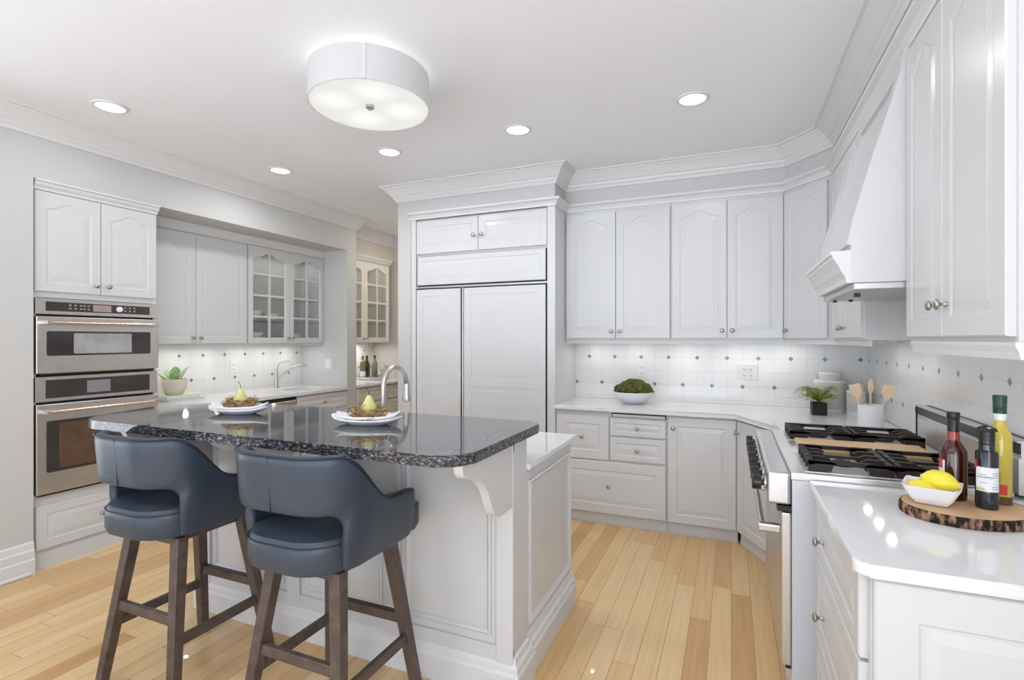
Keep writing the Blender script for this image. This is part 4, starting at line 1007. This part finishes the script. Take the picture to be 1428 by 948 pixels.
PAPER = mat('label_paper', (.72, .73, .76), .6, vary=.02)
RED = mat('label_red', (.55, .04, .03), .5, vary=.05); YEL = mat('label_yellowgreen', (.55, .55, .12), .5, vary=.05); INK = mat('label_ink', (.06, .07, .1), .5, vary=.1)
b1 = bottle('square-shouldered bottle of dark red vinegar with black cap, behind the lemons', (.636, 2.012, BZ+.0005),
  [(0, 0), (.031, 0), (.034, .004), (.034, .140), (.033, .150), (.024, .168), (.0155, .182), (.0135, .215), (0, .215)], [(0, .212), (.0150, .208), (.0155, .243), (.0145, .245), (.0165, .248), (.0168, .264), (.015, .268), (0, .268)], VIN, BLACKPL)
sb = b1.children[0]
add('neck_fill', lat([(.0160, .181), (.0163, .183), (.0142, .2075), (.0138, .2075)], 20), mat('vinegar_neck', (.30, .05, .03), .1, vary=.2), b1)
o = add('paper_label', wrap(.034, .060, .120, VAC-1.35, VAC-.55), PAPER, b1); 
bm = wrap(.034, .094, .124, VAC-1.25, VAC-.75, .0010, 8)
add('red_emblem', bm, RED, o)
def text_on(parent, s, R_, z, a, size, m, flip=0):
    cu = bpy.data.curves.new('lettering', 'FONT'); cu.resolution_u = 3; cu.body = s; cu.size = size; cu.align_x = 'CENTER'; cu.extrude = .0002
    tmp = bpy.data.objects.new('tmp_text', cu); C.objects.link(tmp); bpy.context.view_layer.update()
    me = bpy.data.meshes.new_from_object(tmp.evaluated_get(bpy.context.evaluated_depsgraph_get())); bpy.data.objects.remove(tmp); me.materials.clear()
    t = add('lettering', me, m, parent)
    t.location = ((R_+.0012)*math.cos(a), (R_+.0012)*math.sin(a), z); t.rotation_euler = (PI/2, 0, a+PI/2)
text_on(o, 'STA', .034, .075, VAC-.95, .014, INK)
b2 = bottle('slim dark balsamic bottle with white label and black dispensing cap, front of the board', (.690, 1.935, BZ+.0005),
  [(0, 0), (.024, 0), (.0265, .003), (.0265, .160), (.025, .167), (.0185, .170), (.0178, .20), (0, .20)], [(0, .186), (.0182, .186), (.0192, .19), (.0178, .194), (.0192, .200), (.0178, .205), (.0192, .212), (.018, .224), (.025, .226), (.021, .235), (.008, .241), (0, .242)], DKG, BLACKPL)
o = add('paper_label', wrap(.0265, .052, .122, VAC-1.0, VAC+1.3), PAPER, b2)
bm = wrap(.0265, .118, .142, VAC-1.3, VAC-.85, .0010, 8); add('red_emblem', bm, RED, o)
add('yellow_band', wrap(.0265, .054, .062, VAC-.95, VAC-.1, .0010, 8), YEL, o)
bm = bmesh.new()
for zz, a0, a1 in ((.100, -.7, .0), (.077, -.55, .1), (.1055, .5, 1.1), (.100, .5, 1.1), (.094, .5, 1.1), (.066, .45, 1.1), (.060, .45, 1.1)): 
    w_ = wrap(.0265, zz, zz+.0012, VAC+a0, VAC+a1, .0010, 6); me = bpy.data.meshes.new('t'); w_.to_mesh(me); w_.free(); bm.from_mesh(me); bpy.data.meshes.remove(me)
add('print_lines', bm, INK, o)
text_on(o, 'BALSAMICO', .0265, .092, VAC-.1, .0062, INK)
b3 = bottle('tall golden oil bottle with dark green capsule, at the back right of the board', (.748, 2.012, BZ+.0005),
  [(0, 0), (.026, 0), (.028, .004), (.028, .19), (.0265, .208), (.019, .226), (.014, .238), (.0128, .262), (0, .262)], [(0, .270), (.0162, .270), (.0162, .288), (.0172, .290), (.0162, .294), (.0175, .320), (.016, .325), (0, .325)], OIL, GREEN)
add('neck_glass', lat([(.0134, .250), (.0145, .251), (.0155, .2705), (.0134, .2705)], 20), mat('pale_neck', (.75, .76, .72), .1, vary=.05), b3)
add('base_sediment', wrap(.028, .001, .024, 0, 2*PI, .0006, 32), mat('herb_sediment', (.09, .05, .03), .4, vary=.6, vscale=90), b3)
bm = wrap(.028, .030, .060, VAC-.2, VAC+.65, .0008, 8); add('chilli_print', bm, RED, b3)
add('herb_print', wrap(.028, .066, .096, VAC-.5, VAC+.05, .0008, 8), mat('herb_print', (.10, .08, .02), .5, vary=.6, vscale=120), b3)

# ------------------------------------------------------------------ left niche items
bk = thing('book', 'pale yellow-green book lying under the potted succulent', 'book', (-4.42, 2.93, .9145), PI/2)
add('cover', boxes((-.13, .17, -.10, .10, .0, .003), (-.13, .17, -.10, .10, .025, .028), (-.13, .17, .096, .10, .003, .025)), mat('book_cover_yellow', (.66, .68, .36), .5, vary=.03), bk); add('pages', boxes((-.127, .167, -.097, .096, .003, .025)), PAPER, bk)
b_ = thing('book', 'grey-white book at the bottom, beneath the yellow-green one', 'book', (-4.42, 2.96, .9145), PI/2)
bk.location.z += .021
add('cover', boxes((-.15, .17, -.11, .11, .0, .003), (-.15, .17, -.11, .11, .017, .020), (-.15, .17, .106, .11, .003, .017)), mat('book_cover_grey', (.60, .61, .60), .5, vary=.03), b_); add('pages', boxes((-.147, .167, -.107, .106, .003, .017)), PAPER, b_)
zp = .9145+.021+.0285
sc = thing('potted_succulent', 'green succulent in a beige pot on books beside the ovens', 'potted plant', (-4.42, 2.93, zp))
add('pot', lat([(0, 0), (.058, 0), (.068, .01), (.088, .06), (.095, .11), (.094, .135), (.088, .135), (.085, .10), (0, .10)], 40), mat('beige_clay', (.66, .58, .50), .7, vary=.04), sc, smooth='auto')
SUC = mat('succulent_leaf', (.26, .44, .16), .45, vary=.3, vscale=12)
def sleaf(L_, Wl, tilt, az):
    bm = bmesh.new(); n_ = 12; m_ = 10; rs = []
    for i in range(n_+1):
        t = i/n_; wv = Wl*math.sin(PI*min(1, (.08+.92*t**1.25)))**.7*(1 if t < .98 else .3)*(.35+.65*min(1, t*1.7)); th = .010*(1-.6*t)
        cz = L_*t*math.sin(tilt+.35*t); cx_ = L_*t*math.cos(tilt+.35*t)
        rs.append([bm.verts.new((cx_, wv*math.cos(2*PI*k/m_), cz+th*math.sin(2*PI*k/m_)+.25*wv*abs(math.cos(2*PI*k/m_))**2)) for k in range(m_)])
    for a, b in zip(rs, rs[1:]):
        for k in range(m_): bm.faces.new((a[k], a[(k+1) % m_], b[(k+1) % m_], b[k]))
    bm.faces.new(rs[0][::-1]); bm.faces.new(rs[-1]); bmesh.ops.rotate(bm, verts=bm.verts, cent=(0, 0, 0), matrix=Matrix.Rotation(az, 3, 'Z')); return bm
for L_, Wl, ti, az in ((.15, .042, .55, 1.0), (.14, .04, .9, 2.4), (.15, .038, .25, -2.2), (.12, .034, 1.1, .2), (.13, .038, .45, -.6), (.11, .03, 1.2, -1.5), (.14, .038, .5, 3.3)):
    add('leaf', sleaf(L_, Wl, ti, az), SUC, sc, smooth=True, loc=(0, 0, .105))
add('stalk', tube(bmesh.new(), [(0, 0, .1), (.03, .06, .2), (.035, .10, .235)], .003, 6), mat('dry_stalk', (.25, .2, .14), .7, vary=.2), sc)

def dish(label, loc, R_, h):
    o = tag(add('bowl', lat([(0, 0), (R_*.5, 0), (R_*.55, .006), (R_*.9, h*.6), (R_, h), (R_*.97, h), (R_*.86, h*.6), (R_*.5, .012), (0, .01)], 28), CERAM, smooth='auto'), label, 'bowl', 'bowls inside the niche glass cabinet'); o.location = loc
dish('white bowl on the middle shelf behind the left glass door', (-4.46, 3.72, 1.6285), .11, .10)
dish('white bowl on the bottom of the glass cabinet, behind the left glass door', (-4.46, 3.74, 1.4085), .11, .10)
dish('white bowl on the middle shelf behind the meeting of the glass doors', (-4.46, 3.97, 1.6285), .09, .08)
dish('white bowl on the bottom of the glass cabinet, behind the right glass door', (-4.46, 4.25, 1.4085), .10, .09)

# ------------------------------------------------------------------ pantry items
ty = 5.52; tx = -4.36
tag(add('tray', lat([(0, 0), (.19, 0), (.20, .004), (.20, .035), (.194, .035), (.192, .008), (0, .008)], 40), mat('woven_tray', (.62, .60, .57), .5, vary=.1, vscale=60), smooth='auto'), 'round pale tray holding wine bottles and glasses in the pantry alcove', 'tray').location = (tx, ty, .9145)
GRB = mat('wine_bottle_green', (.16, .17, .07), .08, coat=.4, vary=.15); GRD = mat('wine_bottle_dark', (.03, .03, .02), .08, coat=.4, vary=.15)
wp = [(0, 0), (.036, 0), (.038, .004), (.038, .175), (.034, .20), (.018, .235), (.0145, .25), (.0145, .30), (0, .30)]
cp = [(0, .296), (.0150, .262), (.0155, .296), (.0155, .302), (0, .303)]
z = .9145+.0085
for lb, x, y, m_, c_, hasl in (('olive-green wine bottle at the left of the pantry tray', tx-.08, ty-.105, GRB, RED, 1), ('dark wine bottle with black capsule in the middle of the pantry tray', tx-.09, ty-.01, GRD, BLACKPL, 0), ('brownish wine bottle at the right of the pantry tray', tx-.06, ty+.115, GRB, GRD, 0)):
    b_ = bottle(lb, (x, y, z), wp, cp, m_, c_)
    if hasl: add('paper_label', wrap(.038, .03, .10, -1.9, .4), PAPER, b_)
def wineglass(label, loc):
    o = tag(add('wine_glass', lat([(0, 0), (.034, 0), (.033, .002), (.006, .006), (.0035, .015), (.0035, .085), (.010, .092), (.028, .115), (.034, .145), (.031, .19), (.029, .21), (.0275, .21), (.030, .185), (.032, .145), (.026, .118), (.008, .096), (0, .093)], 24), GLASS, smooth='auto'), label, 'wine glass', 'stemmed glasses on the pantry tray'); o.location = loc
wineglass('clear stemmed wine glass between the left and middle bottles on the pantry tray', (tx+.06, ty-.06, z)); wineglass('clear stemmed wine glass before the right bottle on the pantry tray', (tx+.07, ty+.09, z))
